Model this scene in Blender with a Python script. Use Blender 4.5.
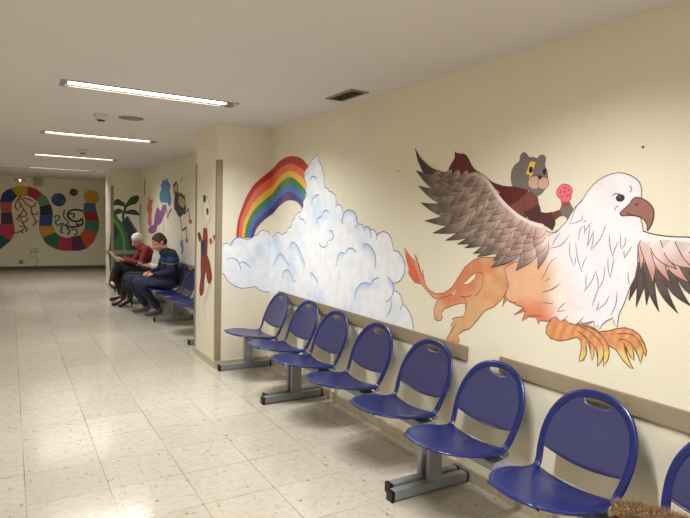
import bpy, bmesh, math, random
from mathutils import Vector, Matrix, noise, geometry
PI = math.pi
for o in list(bpy.data.objects): bpy.data.objects.remove(o)
SC = bpy.context.scene
COL = SC.collection

# ------------------------------------------------------------------ camera
F, CAM_H = 562.1, 1.5
def cam_axes():
    yaw, pitch, roll = (math.radians(a) for a in (30.873, 3.881, 1.585))
    fwd = Vector((math.sin(yaw)*math.cos(pitch), math.cos(yaw)*math.cos(pitch), -math.sin(pitch)))
    right = Vector((math.cos(yaw), -math.sin(yaw), 0)); up = right.cross(fwd)
    return (math.cos(roll)*right + math.sin(roll)*up, -math.sin(roll)*right + math.cos(roll)*up, fwd)
RT, UP, FW = cam_axes()
CAM = Vector((0, 0, CAM_H))
cam = bpy.data.objects.new('camera', bpy.data.cameras.new('camera')); COL.objects.link(cam)
cam.matrix_world = Matrix((( RT.x, UP.x, -FW.x, 0), (RT.y, UP.y, -FW.y, 0), (RT.z, UP.z, -FW.z, CAM_H), (0, 0, 0, 1)))
cam.data.sensor_width = 36; cam.data.lens = F/690*36; cam.data.clip_start = .05
SC.camera = cam
SC.view_settings.view_transform = 'Standard'; SC.view_settings.look = 'None'
SC.view_settings.gamma = 1; SC.view_settings.use_curve_mapping = False
SC.view_settings.exposure = 0.0
try:
    SC.cycles.use_denoising = True; SC.cycles.max_bounces = 8; SC.cycles.diffuse_bounces = 6
    SC.cycles.sample_clamp_indirect = 4
except Exception: pass
w = bpy.data.worlds.new('world'); SC.world = w; w.use_nodes = True
w.node_tree.nodes['Background'].inputs[0].default_value = (.9, .85, .75, 1)
w.node_tree.nodes['Background'].inputs[1].default_value = 0.0
LAMP_W = [44, 45, 44, 29, 27, 30]          # watts of each recessed ceiling luminaire; the tubes down the corridor are weaker
LAMP_COL = (1.0, .985, .965)
LAMP_XY = [(.95, -1.35), (.95, 1.55), (.95, 4.46), (.95, 7.30), (.95, 10.2), (.95, 13.1)]
def at(x, y, axis, v):
    """the point of the plane <axis>=v that is seen at picture position x, y"""
    d = RT*((x-345)/F) - UP*((y-259)/F) + FW
    return CAM + d*((v-CAM[axis])/d[axis])

# ------------------------------------------------------------------ materials
def lin(c): return tuple(((v/255)/12.92 if v/255 <= .04045 else ((v/255+.055)/1.055)**2.4) for v in c[:3])
def mat(name, col, rough=.5, metal=0., noise_amt=0., noise_scale=8., bump=0., bump_scale=60., spec=.5, coat=0., emit=None):
    m = bpy.data.materials.new(name); m.use_nodes = True
    nt = m.node_tree; b = nt.nodes['Principled BSDF']; L = nt.links
    c = lin(col)
    b.inputs['Base Color'].default_value = (*c, 1); b.inputs['Roughness'].default_value = rough
    b.inputs['Metallic'].default_value = metal; b.inputs['Specular IOR Level'].default_value = spec
    b.inputs['Coat Weight'].default_value = coat
    tc = nt.nodes.new('ShaderNodeTexCoord')
    if noise_amt:
        n = nt.nodes.new('ShaderNodeTexNoise'); n.inputs['Scale'].default_value = noise_scale; n.inputs['Detail'].default_value = 5
        r = nt.nodes.new('ShaderNodeValToRGB')
        r.color_ramp.elements[0].position = .3; r.color_ramp.elements[1].position = .7
        r.color_ramp.elements[0].color = (*[v*(1-noise_amt) for v in c], 1)
        r.color_ramp.elements[1].color = (*[min(1, v*(1+noise_amt)) for v in c], 1)
        L.new(tc.outputs['Object'], n.inputs['Vector']); L.new(n.outputs['Fac'], r.inputs['Fac']); L.new(r.outputs['Color'], b.inputs['Base Color'])
    if bump:
        n2 = nt.nodes.new('ShaderNodeTexNoise'); n2.inputs['Scale'].default_value = bump_scale; n2.inputs['Detail'].default_value = 4
        bp = nt.nodes.new('ShaderNodeBump'); bp.inputs['Strength'].default_value = bump; bp.inputs['Distance'].default_value = .004
        L.new(tc.outputs['Object'], n2.inputs['Vector']); L.new(n2.outputs['Fac'], bp.inputs['Height']); L.new(bp.outputs['Normal'], b.inputs['Normal'])
    if emit:
        b.inputs['Emission Color'].default_value = (*lin(emit[0]), 1); b.inputs['Emission Strength'].default_value = emit[1]
    return m
M = {}
M['wall'] = mat('cream_wall_paint', (228, 222, 202), .5, noise_amt=.02, noise_scale=2, bump=.25, bump_scale=90, spec=.35)
M['wallgloss'] = mat('glossy_cream_paint', (228, 222, 202), .16, noise_amt=.02, bump=.12, bump_scale=25)
M['ceiling'] = mat('ceiling_paint', (214, 209, 206), .8, noise_amt=.015, noise_scale=1.5)
M['rail'] = mat('taupe_rail_laminate', (148, 134, 112), .42, noise_amt=.05, noise_scale=20)
M['blue'] = mat('blue_enamel', (20, 31, 94), .28, noise_amt=.03, noise_scale=6, coat=.15)
M['grey'] = mat('grey_steel_paint', (138, 142, 146), .38, metal=.1, noise_amt=.04)
M['black'] = mat('black_plastic', (22, 22, 24), .4)
M['whiteplastic'] = mat('white_plastic', (205, 200, 190), .45)
M['lampmetal'] = mat('grey_lamp_metal', (150, 142, 132), .35, metal=.3)
M['reflector'] = mat('mirror_reflector', (200, 200, 200), .18, metal=1.)
M['tube'] = mat('fluorescent_tube', (255, 255, 255), .3, emit=((255, 250, 240), 9))
M['ventdark'] = mat('dark_vent', (42, 40, 36), .6)
M['ventframe'] = mat('vent_frame', (138, 130, 116), .45, metal=.2)
M['marble'] = mat('terrazzo_skirting', (186, 176, 152), .3, noise_amt=.14, noise_scale=35)
M['palebox'] = mat('pale_box', (176, 168, 146), .6)
M['darkline'] = mat('brown_grime', (98, 86, 64), .7)
M['skin'] = mat('skin', (196, 140, 112), .5, noise_amt=.04)
M['greyhair'] = mat('white_hair', (196, 190, 182), .7, noise_amt=.15, noise_scale=40, bump=.8, bump_scale=80)
M['darkhair'] = mat('dark_hair', (52, 42, 36), .6, noise_amt=.2, noise_scale=40, bump=.8, bump_scale=80)
M['maroon'] = mat('maroon_knit', (112, 26, 36), .85, noise_amt=.1, noise_scale=25, bump=.4, bump_scale=120)
M['navy'] = mat('navy_fleece', (22, 27, 50), .8, noise_amt=.12, noise_scale=20, bump=.3)
M['jeans'] = mat('blue_denim', (38, 48, 76), .85, noise_amt=.15, noise_scale=20, bump=.3, bump_scale=150)
M['blacktrouser'] = mat('black_cloth', (32, 30, 32), .85, noise_amt=.15, noise_scale=15, bump=.3)
M['whiteshirt'] = mat('white_cotton', (214, 212, 214), .8, noise_amt=.04)
M['darksleeve'] = mat('charcoal_wool', (50, 44, 44), .85, noise_amt=.1)
M['shoe'] = mat('dark_shoe_leather', (36, 34, 36), .4)
M['sneaker'] = mat('grey_sneaker', (84, 84, 84), .6, noise_amt=.1)
M['sole'] = mat('pale_sole', (170, 168, 160), .6)
M['paper'] = mat('paper', (205, 198, 186), .7)
M['fur'] = mat('brown_fur', (150, 122, 88), .7, noise_amt=.35, noise_scale=30)
M['coat'] = mat('black_coat_cloth', (18, 18, 22), .6, noise_amt=.2, noise_scale=10, bump=.4)
M['red'] = mat('red_lamp', (200, 40, 30), .4, emit=((255, 60, 40), 3))
M['spot'] = mat('lamp_spot', (255, 230, 220), .4, emit=((255, 235, 225), 12))
M['stripeblue'] = mat('blue_stripe', (38, 56, 120), .8)
M['stripegrey'] = mat('grey_stripe', (92, 90, 100), .8)
M['eye'] = mat('dark_eye', (30, 22, 20), .3)
M['lips'] = mat('lip', (160, 92, 82), .5)

def paint_mat():
    m = bpy.data.materials.new('mural_paint'); m.use_nodes = True
    nt = m.node_tree; b = nt.nodes['Principled BSDF']; L = nt.links
    a = nt.nodes.new('ShaderNodeAttribute'); a.attribute_name = 'Col'
    tc = nt.nodes.new('ShaderNodeTexCoord')
    n = nt.nodes.new('ShaderNodeTexNoise'); n.inputs['Scale'].default_value = 14; n.inputs['Detail'].default_value = 5
    hs = nt.nodes.new('ShaderNodeHueSaturation'); mr = nt.nodes.new('ShaderNodeMapRange')
    mr.inputs['From Min'].default_value = .3; mr.inputs['From Max'].default_value = .7; mr.inputs['To Min'].default_value = .93; mr.inputs['To Max'].default_value = 1.05
    L.new(tc.outputs['Object'], n.inputs['Vector']); L.new(n.outputs['Fac'], mr.inputs['Value']); L.new(mr.outputs['Result'], hs.inputs['Value'])
    L.new(a.outputs['Color'], hs.inputs['Color']); L.new(hs.outputs['Color'], b.inputs['Base Color'])
    b.inputs['Roughness'].default_value = .55; b.inputs['Specular IOR Level'].default_value = .3
    return m
M['paint'] = paint_mat()

def perforated_mat():
    m = mat('perforated_blue_steel', (50, 56, 128), .3)
    nt = m.node_tree; b = nt.nodes['Principled BSDF']; L = nt.links
    tc = nt.nodes.new('ShaderNodeTexCoord'); mp = nt.nodes.new('ShaderNodeMapping')
    mp.inputs['Scale'].default_value = (0, 200, 200)
    v = nt.nodes.new('ShaderNodeTexVoronoi'); v.inputs['Randomness'].default_value = 0; v.inputs['Scale'].default_value = 1
    r = nt.nodes.new('ShaderNodeValToRGB'); r.color_ramp.elements[0].position = .24; r.color_ramp.elements[1].position = .32
    r.color_ramp.elements[0].color = (*lin((92, 88, 94)), 1); r.color_ramp.elements[1].color = (*lin((34, 41, 98)), 1)
    L.new(tc.outputs['Object'], mp.inputs['Vector']); L.new(mp.outputs['Vector'], v.inputs['Vector'])
    L.new(v.outputs['Distance'], r.inputs['Fac']); L.new(r.outputs['Color'], b.inputs['Base Color'])
    return m
M['perf'] = perforated_mat()

def floor_mat():
    m = bpy.data.materials.new('terrazzo_tiles'); m.use_nodes = True
    nt = m.node_tree; b = nt.nodes['Principled BSDF']; L = nt.links; N = nt.nodes.new
    tc = N('ShaderNodeTexCoord')
    def math_(op, a, bb=None, c=None):
        n = N('ShaderNodeMath'); n.operation = op
        for i, v in enumerate((a, bb, c)):
            if v is None: continue
            if isinstance(v, (int, float)): n.inputs[i].default_value = v
            else: L.new(v, n.inputs[i])
        return n.outputs[0]
    def mix(f, a, c):
        n = N('ShaderNodeMix'); n.data_type = 'RGBA'
        if isinstance(f, float): n.inputs[0].default_value = f
        else: L.new(f, n.inputs[0])
        for i, v in ((6, a), (7, c)):
            if isinstance(v, tuple): n.inputs[i].default_value = (*v, 1)
            else: L.new(v, n.inputs[i])
        return n.outputs[2]
    sx = N('ShaderNodeSeparateXYZ'); L.new(tc.outputs['Object'], sx.inputs[0])
    gx = math_('DIVIDE', math_('SUBTRACT', sx.outputs[0], .057), .4); gy = math_('DIVIDE', math_('SUBTRACT', sx.outputs[1], .005), .4)
    def edge(g):
        f = math_('FRACT', g); return math_('MINIMUM', f, math_('SUBTRACT', 1., f))
    ex, ey = edge(gx), edge(gy)
    cell = N('ShaderNodeCombineXYZ'); L.new(math_('FLOOR', gx), cell.inputs[0]); L.new(math_('FLOOR', gy), cell.inputs[1])
    wn = N('ShaderNodeTexWhiteNoise'); wn.noise_dimensions = '3D'; L.new(cell.outputs[0], wn.inputs['Vector'])
    base = mix(wn.outputs['Value'], lin((187, 180, 167)), lin((195, 189, 177)))
    n1 = N('ShaderNodeTexNoise'); n1.inputs['Scale'].default_value = 22; n1.inputs['Detail'].default_value = 6; L.new(tc.outputs['Object'], n1.inputs['Vector'])
    r1 = N('ShaderNodeMapRange'); r1.inputs['From Min'].default_value = .45; r1.inputs['From Max'].default_value = .7; L.new(n1.outputs['Fac'], r1.inputs['Value'])
    base = mix(math_('MULTIPLY', r1.outputs[0], .5), base, lin((178, 164, 136)))
    # chips: sparse dark flecks
    wob = N('ShaderNodeTexNoise'); wob.inputs['Scale'].default_value = 60; L.new(tc.outputs['Object'], wob.inputs['Vector'])
    vadd = N('ShaderNodeVectorMath'); vadd.operation = 'MULTIPLY_ADD'; L.new(wob.outputs['Color'], vadd.inputs[0]); vadd.inputs[1].default_value = (.025, .025, 0); L.new(tc.outputs['Object'], vadd.inputs[2])
    for sc_, thr, keep, col in ((30, .15, .9, (128, 106, 78)), (21, .12, .94, (84, 68, 52)), (60, .22, .87, (168, 146, 114))):
        v = N('ShaderNodeTexVoronoi'); v.inputs['Scale'].default_value = sc_; v.voronoi_dimensions = '2D'; L.new(vadd.outputs[0], v.inputs['Vector'])
        sc2 = N('ShaderNodeSeparateColor'); L.new(v.outputs['Color'], sc2.inputs[0])
        hit = math_('MULTIPLY', math_('LESS_THAN', v.outputs['Distance'], math_('MULTIPLY', sc2.outputs[1], thr*1.7)), math_('GREATER_THAN', sc2.outputs[0], keep))
        base = mix(math_('MULTIPLY', hit, .6), base, lin(col))
    n3 = N('ShaderNodeTexNoise'); n3.inputs['Scale'].default_value = 1.3; L.new(tc.outputs['Object'], n3.inputs['Vector'])
    gr = math_('LESS_THAN', math_('MINIMUM', ex, ey), .0055)
    gs = N('ShaderNodeMapRange'); gs.inputs['From Min'].default_value = .38; gs.inputs['From Max'].default_value = .62; gs.inputs['To Min'].default_value = .2; gs.inputs['To Max'].default_value = .8; L.new(n3.outputs['Fac'], gs.inputs['Value'])
    base = mix(math_('MULTIPLY', gr, gs.outputs[0]), base, lin((98, 84, 62)))
    L.new(base, b.inputs['Base Color'])
    rr = N('ShaderNodeMapRange'); rr.inputs['To Min'].default_value = .15; rr.inputs['To Max'].default_value = .16; L.new(n3.outputs['Fac'], rr.inputs['Value'])
    L.new(rr.outputs[0], b.inputs['Roughness']); b.inputs['Specular IOR Level'].default_value = .5
    return m
M['floor'] = floor_mat()

# ------------------------------------------------------------------ helpers
def link(name, me, m=None, parent=None, smooth=False):
    o = bpy.data.objects.new(name, me); COL.objects.link(o)
    if m is not None and not me.materials: me.materials.append(M[m] if isinstance(m, str) else m)
    if parent: o.parent = parent
    if smooth:
        for p in me.polygons: p.use_smooth = True
    return o
def obj(name, bm, m, parent=None, smooth=False):
    me = bpy.data.meshes.new(name); bm.to_mesh(me); bm.free()
    return link(name, me, m, parent, smooth)
def tag(o, label, cat, group=None, kind=None):
    if label: o['label'] = label
    if cat: o['category'] = cat
    if group: o['group'] = group
    if kind: o['kind'] = kind
    return o
def thing(name, loc, label, cat, group=None):
    o = bpy.data.objects.new(name, None); COL.objects.link(o); o.location = loc; o.empty_display_size = .1
    return tag(o, label, cat, group)
def struct(name, bm, m, parent=None):
    o = obj(name, bm, m, parent); o['kind'] = 'structure'; return o
def box(bm, a, b, bev=0.):
    r = bmesh.ops.create_cube(bm, size=1)
    s = [b[i]-a[i] for i in range(3)]; c = [(b[i]+a[i])/2 for i in range(3)]
    for v in r['verts']: v.co = Vector((v.co.x*s[0]+c[0], v.co.y*s[1]+c[1], v.co.z*s[2]+c[2]))
    if bev:
        es = {e for v in r['verts'] for e in v.link_edges}
        bmesh.ops.bevel(bm, geom=list(es), offset=bev, segments=2, affect='EDGES')
    return bm
def B(*boxes, bev=0.):
    bm = bmesh.new()
    for a, b in boxes: box(bm, a, b, bev)
    return bm
def ico(bm, c, r, rot=None, sub=2):
    q = bmesh.ops.create_icosphere(bm, subdivisions=sub, radius=1)
    r = r if hasattr(r, '__len__') else (r, r, r)
    for v in q['verts']:
        p = Vector((v.co.x*r[0], v.co.y*r[1], v.co.z*r[2]))
        if rot is not None: p = rot @ p
        v.co = p + Vector(c)
def cone(bm, a, b, ra, rb, seg=10, caps=True):
    a, b = Vector(a), Vector(b); d = b-a
    if d.length < 1e-6: return
    z = d.normalized(); x = z.orthogonal().normalized(); y = z.cross(x)
    R1, R2 = [], []
    for i in range(seg):
        t = 2*PI*i/seg; v = x*math.cos(t)+y*math.sin(t)
        R1.append(bm.verts.new(a+v*ra)); R2.append(bm.verts.new(b+v*rb))
    for i in range(seg):
        j = (i+1) % seg; bm.faces.new((R1[i], R1[j], R2[j], R2[i]))
    if caps: bm.faces.new(R1[::-1]); bm.faces.new(R2)
def cap(bm, a, b, ra, rb, sub=2):
    cone(bm, a, b, ra, rb, 12); ico(bm, a, ra, sub=sub); ico(bm, b, rb, sub=sub)
def chain(bm, pts, sub=2):
    for (a, ra), (b, rb) in zip(pts, pts[1:]): cap(bm, a, b, ra, rb, sub)
def catmull(P, n=6, closed=False):
    out = []; N_ = len(P)
    rng = range(N_) if closed else range(N_-1)
    g = (lambda i: P[i % N_]) if closed else (lambda i: P[max(0, min(N_-1, i))])
    for i in rng:
        a, b, c, d = g(i-1), g(i), g(i+1), g(i+2)
        for k in range(n):
            t = k/n
            out.append(tuple(.5*((2*b[j])+(-a[j]+c[j])*t+(2*a[j]-5*b[j]+4*c[j]-d[j])*t*t+(-a[j]+3*b[j]-3*c[j]+d[j])*t**3) for j in range(len(b))))
    if not closed: out.append(tuple(P[-1]))
    return out
def sweep(bm, pts, normals, a, b, closed, seg=10):
    P = [Vector(p) for p in pts]; n = len(P); rings = []
    for i in range(n):
        t = (P[(i+1) % n]-P[i-1]) if closed else (P[min(n-1, i+1)]-P[max(0, i-1)])
        t.normalize(); nn = Vector(normals[i]); bi = t.cross(nn).normalized(); nn = bi.cross(t).normalized()
        rings.append([bm.verts.new(P[i]+bi*(a*math.cos(2*PI*k/seg))+nn*(b*math.sin(2*PI*k/seg))) for k in range(seg)])
    for i in range(n if closed else n-1):
        A, Bq = rings[i], rings[(i+1) % n]
        for k in range(seg): bm.faces.new((A[k], A[(k+1) % seg], Bq[(k+1) % seg], Bq[k]))
    if not closed: bm.faces.new(rings[0][::-1]); bm.faces.new(rings[-1])
def remeshed(name, bm, m, parent, voxel=.01, smooth_it=4, disp=0., dscale=9., colfn=None):
    me = bpy.data.meshes.new('t'); bm.to_mesh(me); bm.free()
    o = bpy.data.objects.new('t', me); COL.objects.link(o)
    md = o.modifiers.new('r', 'REMESH'); md.mode = 'VOXEL'; md.voxel_size = voxel
    s = o.modifiers.new('s', 'SMOOTH'); s.iterations = smooth_it; s.factor = .5
    dg = bpy.context.evaluated_depsgraph_get(); dg.update()
    out = bpy.data.meshes.new_from_object(o.evaluated_get(dg)); out.name = name
    bpy.data.objects.remove(o)
    if disp:
        for v in out.vertices:
            v.co += v.normal*disp*noise.noise(v.co*dscale)
    out.materials.clear()
    q = link(name, out, m, parent, True)
    return q

# ------------------------------------------------------------------ the setting
WX, PX, H, FAR, LX, BK = 2.31, 1.745, 2.41, 16.8, -1.5, -2.6
PY0, PY1, EY0, EY1 = 5.375, 6.12, 12.08, 12.8
struct('floor', B(((LX, BK, -.05), (WX, FAR, 0))), 'floor')
# ceiling with an opening over each luminaire
xs = [LX, .95-.63, .95+.63, WX]
ys = [BK]
for _, ly in LAMP_XY: ys += [ly-.105, ly+.105]
ys.append(FAR)
bm = bmesh.new()
for i in range(3):
    for j in range(len(ys)-1):
        if i == 1 and j % 2 == 1: continue
        box(bm, (xs[i], ys[j], H), (xs[i+1], ys[j+1], H+.13))
struct('ceiling', bm, 'ceiling')
struct('wall_right', B(((WX, BK, 0), (WX+.1, EY0, H))), 'wall')
struct('wall_left', B(((LX-.1, BK, 0), (LX, FAR, H))), 'wall')
struct('wall_back', B(((LX, BK-.1, 0), (WX, BK, H))), 'wall')
struct('wall_far', B(((LX, FAR, 0), (WX+.1, FAR+.1, H))), 'wall')
struct('wall_pillar', B(((PX, PY0, 0), (WX, PY1, H))), 'wall')
struct('wall_stub', B(((PX, EY0, 0), (WX+.1, EY1, H))), 'wallgloss')
struct('wall_right_end', B(((WX, EY1, 0), (WX+.1, FAR, H))), 'wall')
# skirting
T, SH = .014, .072
def skirt(n, a, b): struct('baseboard_'+n, B((a, b), bev=.002), 'marble')
skirt('right', (WX-T, BK, 0), (WX, PY0-T, SH))
skirt('corner', (PX-T, PY0-T, 0), (WX-T*0, PY0, SH))
skirt('pillar', (PX-T, PY0, 0), (PX, PY1+T, SH))
skirt('alcove_near', (PX, PY1, 0), (WX-T, PY1+T, SH))
skirt('alcove', (WX-T, PY1, 0), (WX, EY0-T, SH))
skirt('alcove_far', (PX-T, EY0-T, 0), (WX, EY0, SH))
skirt('stub', (PX-T, EY0, 0), (PX, EY1, SH))
struct('baseboard_far', B(((LX, FAR-T, 0), (WX, FAR, .09))), 'darkline')
struct('trim_1', B(((LX, 13.62, H-.004), (.32, 13.66, H))), 'darkline')
# taupe corner guards
def guard(y, sgn, z1, x=PX, par=None):
    t, wd = .004, .05
    y0, y1 = sorted((y, y-sgn*wd))
    bm = B(((x-t, y0, SH), (x, y1, z1)))
    a, b_ = sorted((y, y+sgn*t))
    box(bm, (x-t, a, SH), (x+wd, b_, z1))
    return bm
g = obj('corner_guard', guard(PY0, -1, 2.06), 'rail'); tag(g, 'tall taupe corner guard on the near corner of the pillar, left of the clouds', 'corner guard', 'corner guards')
g = obj('corner_guard', guard(PY1, 1, 2.07), 'rail'); tag(g, 'thin taupe corner guard on the far corner of the pillar, beside the seated people', 'corner guard', 'corner guards')
g = obj('corner_guard', guard(EY0, -1, 2.07), 'rail'); tag(g, 'distant taupe corner guard on the wall end beyond the seated people', 'corner guard', 'corner guards')
# protection rails along the walls
def rail(a, b, label):
    return tag(obj('wall_rail', B((a, b), bev=.003), 'rail'), label, 'wall rail', 'wall protection rails')
r1 = rail((WX-.016, 2.42, .698), (WX, 5.13, .783), 'taupe wall rail under the cloud mural, running from the corner to the gap')
r2 = rail((WX-.016, -.9, .698), (WX, 2.165, .783), 'taupe wall rail with a screw under the griffin claws, nearest to the camera')
bm = bmesh.new(); cone(bm, (WX-.0185, 1.42, .742), (WX-.015, 1.42, .742), .005, .006)
obj('screw', bm, 'ventframe', r2)
rail((WX-.022, PY1+T, .698), (WX, EY0, .783), 'taupe wall rail behind the people in the recess')
rail((PX, EY0-.022, .698), (WX-.022, EY0, .783), 'taupe wall rail on the end wall with the painted plant')
rail((PX-.022, EY0, .698), (PX, EY1, .783), 'short taupe rail end on the glossy far wall edge')
# conduit in the recess
tag(obj('conduit', B(((WX-.012, 11.63, 1.9), (WX, 11.66, 2.22))), 'rail'), 'thin upright conduit high on the recess wall near its far corner', 'conduit')
for (x, y, lab) in ((398, 171, 'small dark screw hole in the wall left of the griffin wing'), (643, 147, 'small dark screw hole in the wall above the eagle head')):
    p = at(x, y, 0, WX); bm = bmesh.new(); cone(bm, p, p+Vector((-.003, 0, 0)), .006, .005); tag(obj('wall_plug', bm, 'darkline'), lab, 'wall plug')

# ------------------------------------------------------------------ luminaires
labs = ['recessed ceiling light behind the camera', 'recessed ceiling light above the nearest seats, out of frame',
        'largest recessed strip light, nearest in view', 'second recessed strip light down the corridor',
        'third recessed strip light down the corridor', 'farthest recessed strip light, close to the far wall']
for (lx, ly), lab, watt in zip(LAMP_XY, labs, LAMP_W):
    t = thing('ceiling_light', (lx, ly, H), lab, 'ceiling light', 'recessed ceiling lights')
    X, Yh, D = .63, .105, .11
    bm = bmesh.new()       # frame round the opening
    for a, b in (((-X-.006, -Yh-.006, -.005), (X+.006, -Yh+.014, .004)), ((-X-.006, Yh-.014, -.005), (X+.006, Yh+.006, .004)),
                 ((-X-.006, -Yh+.014, -.005), (-X+.02, Yh-.014, .004)), ((X-.02, -Yh+.014, -.005), (X+.006, Yh-.014, .004))): box(bm, a, b)
    obj('frame', bm, 'lampmetal', t)
    bm = bmesh.new()       # tray
    for a, b in (((-X, -Yh, D), (X, Yh, D+.01)), ((-X, -Yh, .004), (X, -Yh+.004, D)), ((-X, Yh-.004, .004), (X, Yh, D)), ((-X, -Yh, .004), (-X+.004, Yh, D)), ((X-.004, -Yh, .004), (X, Yh, D))): box(bm, a, b)
    obj('housing', bm, 'whiteplastic', t)
    bm = bmesh.new()       # slanted mirror sides
    for s in (-1, 1):
        vs = [bm.verts.new(p) for p in ((-X+.02, s*(Yh-.015), .002), (X-.02, s*(Yh-.015), .002), (X-.02, s*.07, D-.02), (-X+.02, s*.07, D-.02))]
        bm.faces.new(vs if s > 0 else vs[::-1])
    obj('reflector', bm, 'reflector', t)
    bm = bmesh.new()
    for k in range(13):
        x = -X+.06+k*(2*X-.12)/12; box(bm, (x-.0015, .06, .006), (x+.0015, Yh-.02, .03))
    obj('louvre', bm, 'reflector', t)
    bm = bmesh.new(); cone(bm, (-X+.045, .036, .024), (X-.075, .036, .024), .02, .02, 14)
    obj('tube', bm, 'tube', t, True)
    for s in (-1, 1):
        bm = bmesh.new(); x = -X+.03 if s < 0 else X-.045
        box(bm, (x-.015, .01, .004), (x+.015, .06, .08)); obj('tube_holder', bm, 'lampmetal', t)
    ld = bpy.data.lights.new('lamp_light', 'AREA'); ld.shape = 'RECTANGLE'; ld.size = 1.13; ld.size_y = .055
    ld.energy = watt; ld.color = LAMP_COL; ld.spread = math.radians(142)
    lo = bpy.data.objects.new('lamp_light', ld); COL.objects.link(lo); lo.parent = t; lo.location = (0, -.035, .012)

# smoke detectors, speaker, vent
for (x, y, lab) in ((101, 114.5, 'white smoke detector on the ceiling between the first two lights'), (82.5, 149.5, 'farther white smoke detector between the second and third lights')):
    p = at(x, y, 2, H); t = thing('smoke_detector', p, lab, 'smoke detector', 'smoke detectors')
    bm = bmesh.new(); cone(bm, (0, 0, 0), (0, 0, -.025), .068, .064, 24); obj('base', bm, 'whiteplastic', t)
    bm = bmesh.new(); cone(bm, (0, 0, -.025), (0, 0, -.05), .052, .042, 24); obj('sensor_head', bm, 'whiteplastic', t)
    bm = bmesh.new(); cone(bm, (0, 0, -.05), (0, 0, -.06), .036, .03, 20); obj('sensor_grille', bm, 'ventdark', t)
p = at(131, 118, 2, H); t = thing('ceiling_speaker', p, 'flat round grey speaker disc on the ceiling beside the smoke detector', 'speaker')
bm = bmesh.new(); cone(bm, (0, 0, 0), (0, 0, -.006), .115, .112, 36); obj('rim', bm, 'ventframe', t)
bm = bmesh.new(); cone(bm, (0, 0, -.006), (0, 0, -.009), .1, .098, 36); obj('grille', bm, 'ventframe', t)
t = thing('air_vent', (2.11, 3.57, H), 'dark rectangular air vent in the ceiling beside the right wall', 'air vent')
X, Yv = .075, .185
obj('frame', B(((-X, -Yv, -.008), (X, -Yv+.022, 0)), ((-X, Yv-.022, -.008), (X, Yv, 0)), ((-X, -Yv+.022, -.008), (-X+.02, Yv-.022, 0)), ((X-.02, -Yv+.022, -.008), (X, Yv-.022, 0))), 'ventframe', t)
obj('backing', B(((-X+.02, -Yv+.022, -.003), (X-.02, Yv-.022, 0))), 'ventdark', t)
bm = bmesh.new()
for k in range(5):
    x = -X+.03+k*.022; box(bm, (x-.002, -Yv+.022, -.008), (x+.003, Yv-.022, -.003))
obj('louvre', bm, 'ventdark', t)
# fittings on the far wall
p = at(20, 180.5, 1, FAR); t = thing('emergency_light', p, 'small emergency light glowing red high on the far wall', 'emergency light')
obj('housing', B(((-.11, -.05, -.03), (.11, 0, .05)), bev=.006), 'palebox', t)
obj('red_lens', B(((-.03, -.056, -.012), (.03, -.05, .016))), 'red', t)
bm = bmesh.new(); ico(bm, (0, -.056, .0), .018); obj('bulb', bm, 'spot', t)
p = at(38, 182, 1, FAR); tag(obj('junction_box', B(((p.x-.11, FAR-.06, p.z-.1), (p.x+.11, FAR, p.z+.1)), bev=.006), 'palebox'), 'pale grey box high on the far wall right of the emergency light', 'box')
p = at(21, 262, 1, FAR); t = thing('wall_socket', p, 'small grey socket low on the far wall left of the scribbles', 'socket')
obj('plate', B(((-.05, -.012, -.05), (.05, 0, .05))), 'ventframe', t)
t = thing('hanging_sign', (-.42, 13.75, H), 'dark hanging sign under the ceiling at the left edge', 'sign')
obj('panel', B(((-.24, -.015, -.15), (.25, .015, -.01)), bev=.003), 'ventdark', t)
obj('bracket', B(((-.2, -.01, -.012), (-.18, .01, 0)), ((.18, -.01, -.012), (.2, .01, 0))), 'ventframe', t)

# ------------------------------------------------------------------ beam seating
HALF0 = [(0, 2.245, .779), (.08, 2.240, .768), (.15, 2.224, .728), (.196, 2.195, .655), (.211, 2.163, .575), (.206, 2.133, .50), (.196, 2.112, .447),
        (.191, 2.092, .419), (.194, 2.062, .409), (.204, 2.015, .410), (.211, 1.94, .423), (.200, 1.86, .433), (.163, 1.782, .441), (.09, 1.724, .448), (0, 1.705, .449)]
HALF = [(y*1.025, x+.004, z-.025) for y, x, z in HALF0]
NRM = [(-1, 0, .2)]*7+[(-.7, 0, .7)]+[(0, 0, 1)]*7
loop = [(x, y, z, *n) for (y, x, z), n in zip(HALF, NRM)]
loop += [(x, -y, z, *n) for (y, x, z), n in list(zip(HALF, NRM))[-2:0:-1]]
sm = catmull(loop, 5, True)
def frame_mesh():
    bm = bmesh.new(); sweep(bm, [p[:3] for p in sm], [p[3:] for p in sm], .019, .0085, True, 12)
    bmesh.ops.recalc_face_normals(bm, faces=bm.faces)
    me = bpy.data.meshes.new('rim'); bm.to_mesh(me); bm.free(); return me
half_s = catmull([tuple(p) for p in HALF], 8)
def interp(key, val, lo, hi, out):
    q = [p for p in half_s if lo(p)]
    best = min(q, key=lambda p: abs(p[key]-val)); return best[out]
def grid_mesh(name, fn, nu, nv, thick):
    bm = bmesh.new(); V = [[bm.verts.new(fn(i/nu, j/nv)) for j in range(nv+1)] for i in range(nu+1)]
    for i in range(nu):
        for j in range(nv): bm.faces.new((V[i][j], V[i+1][j], V[i+1][j+1], V[i][j+1]))
    bmesh.ops.recalc_face_normals(bm, faces=bm.faces)
    bmesh.ops.solidify(bm, geom=bm.faces[:], thickness=thick)
    me = bpy.data.meshes.new(name); bm.to_mesh(me); bm.free(); return me
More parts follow.
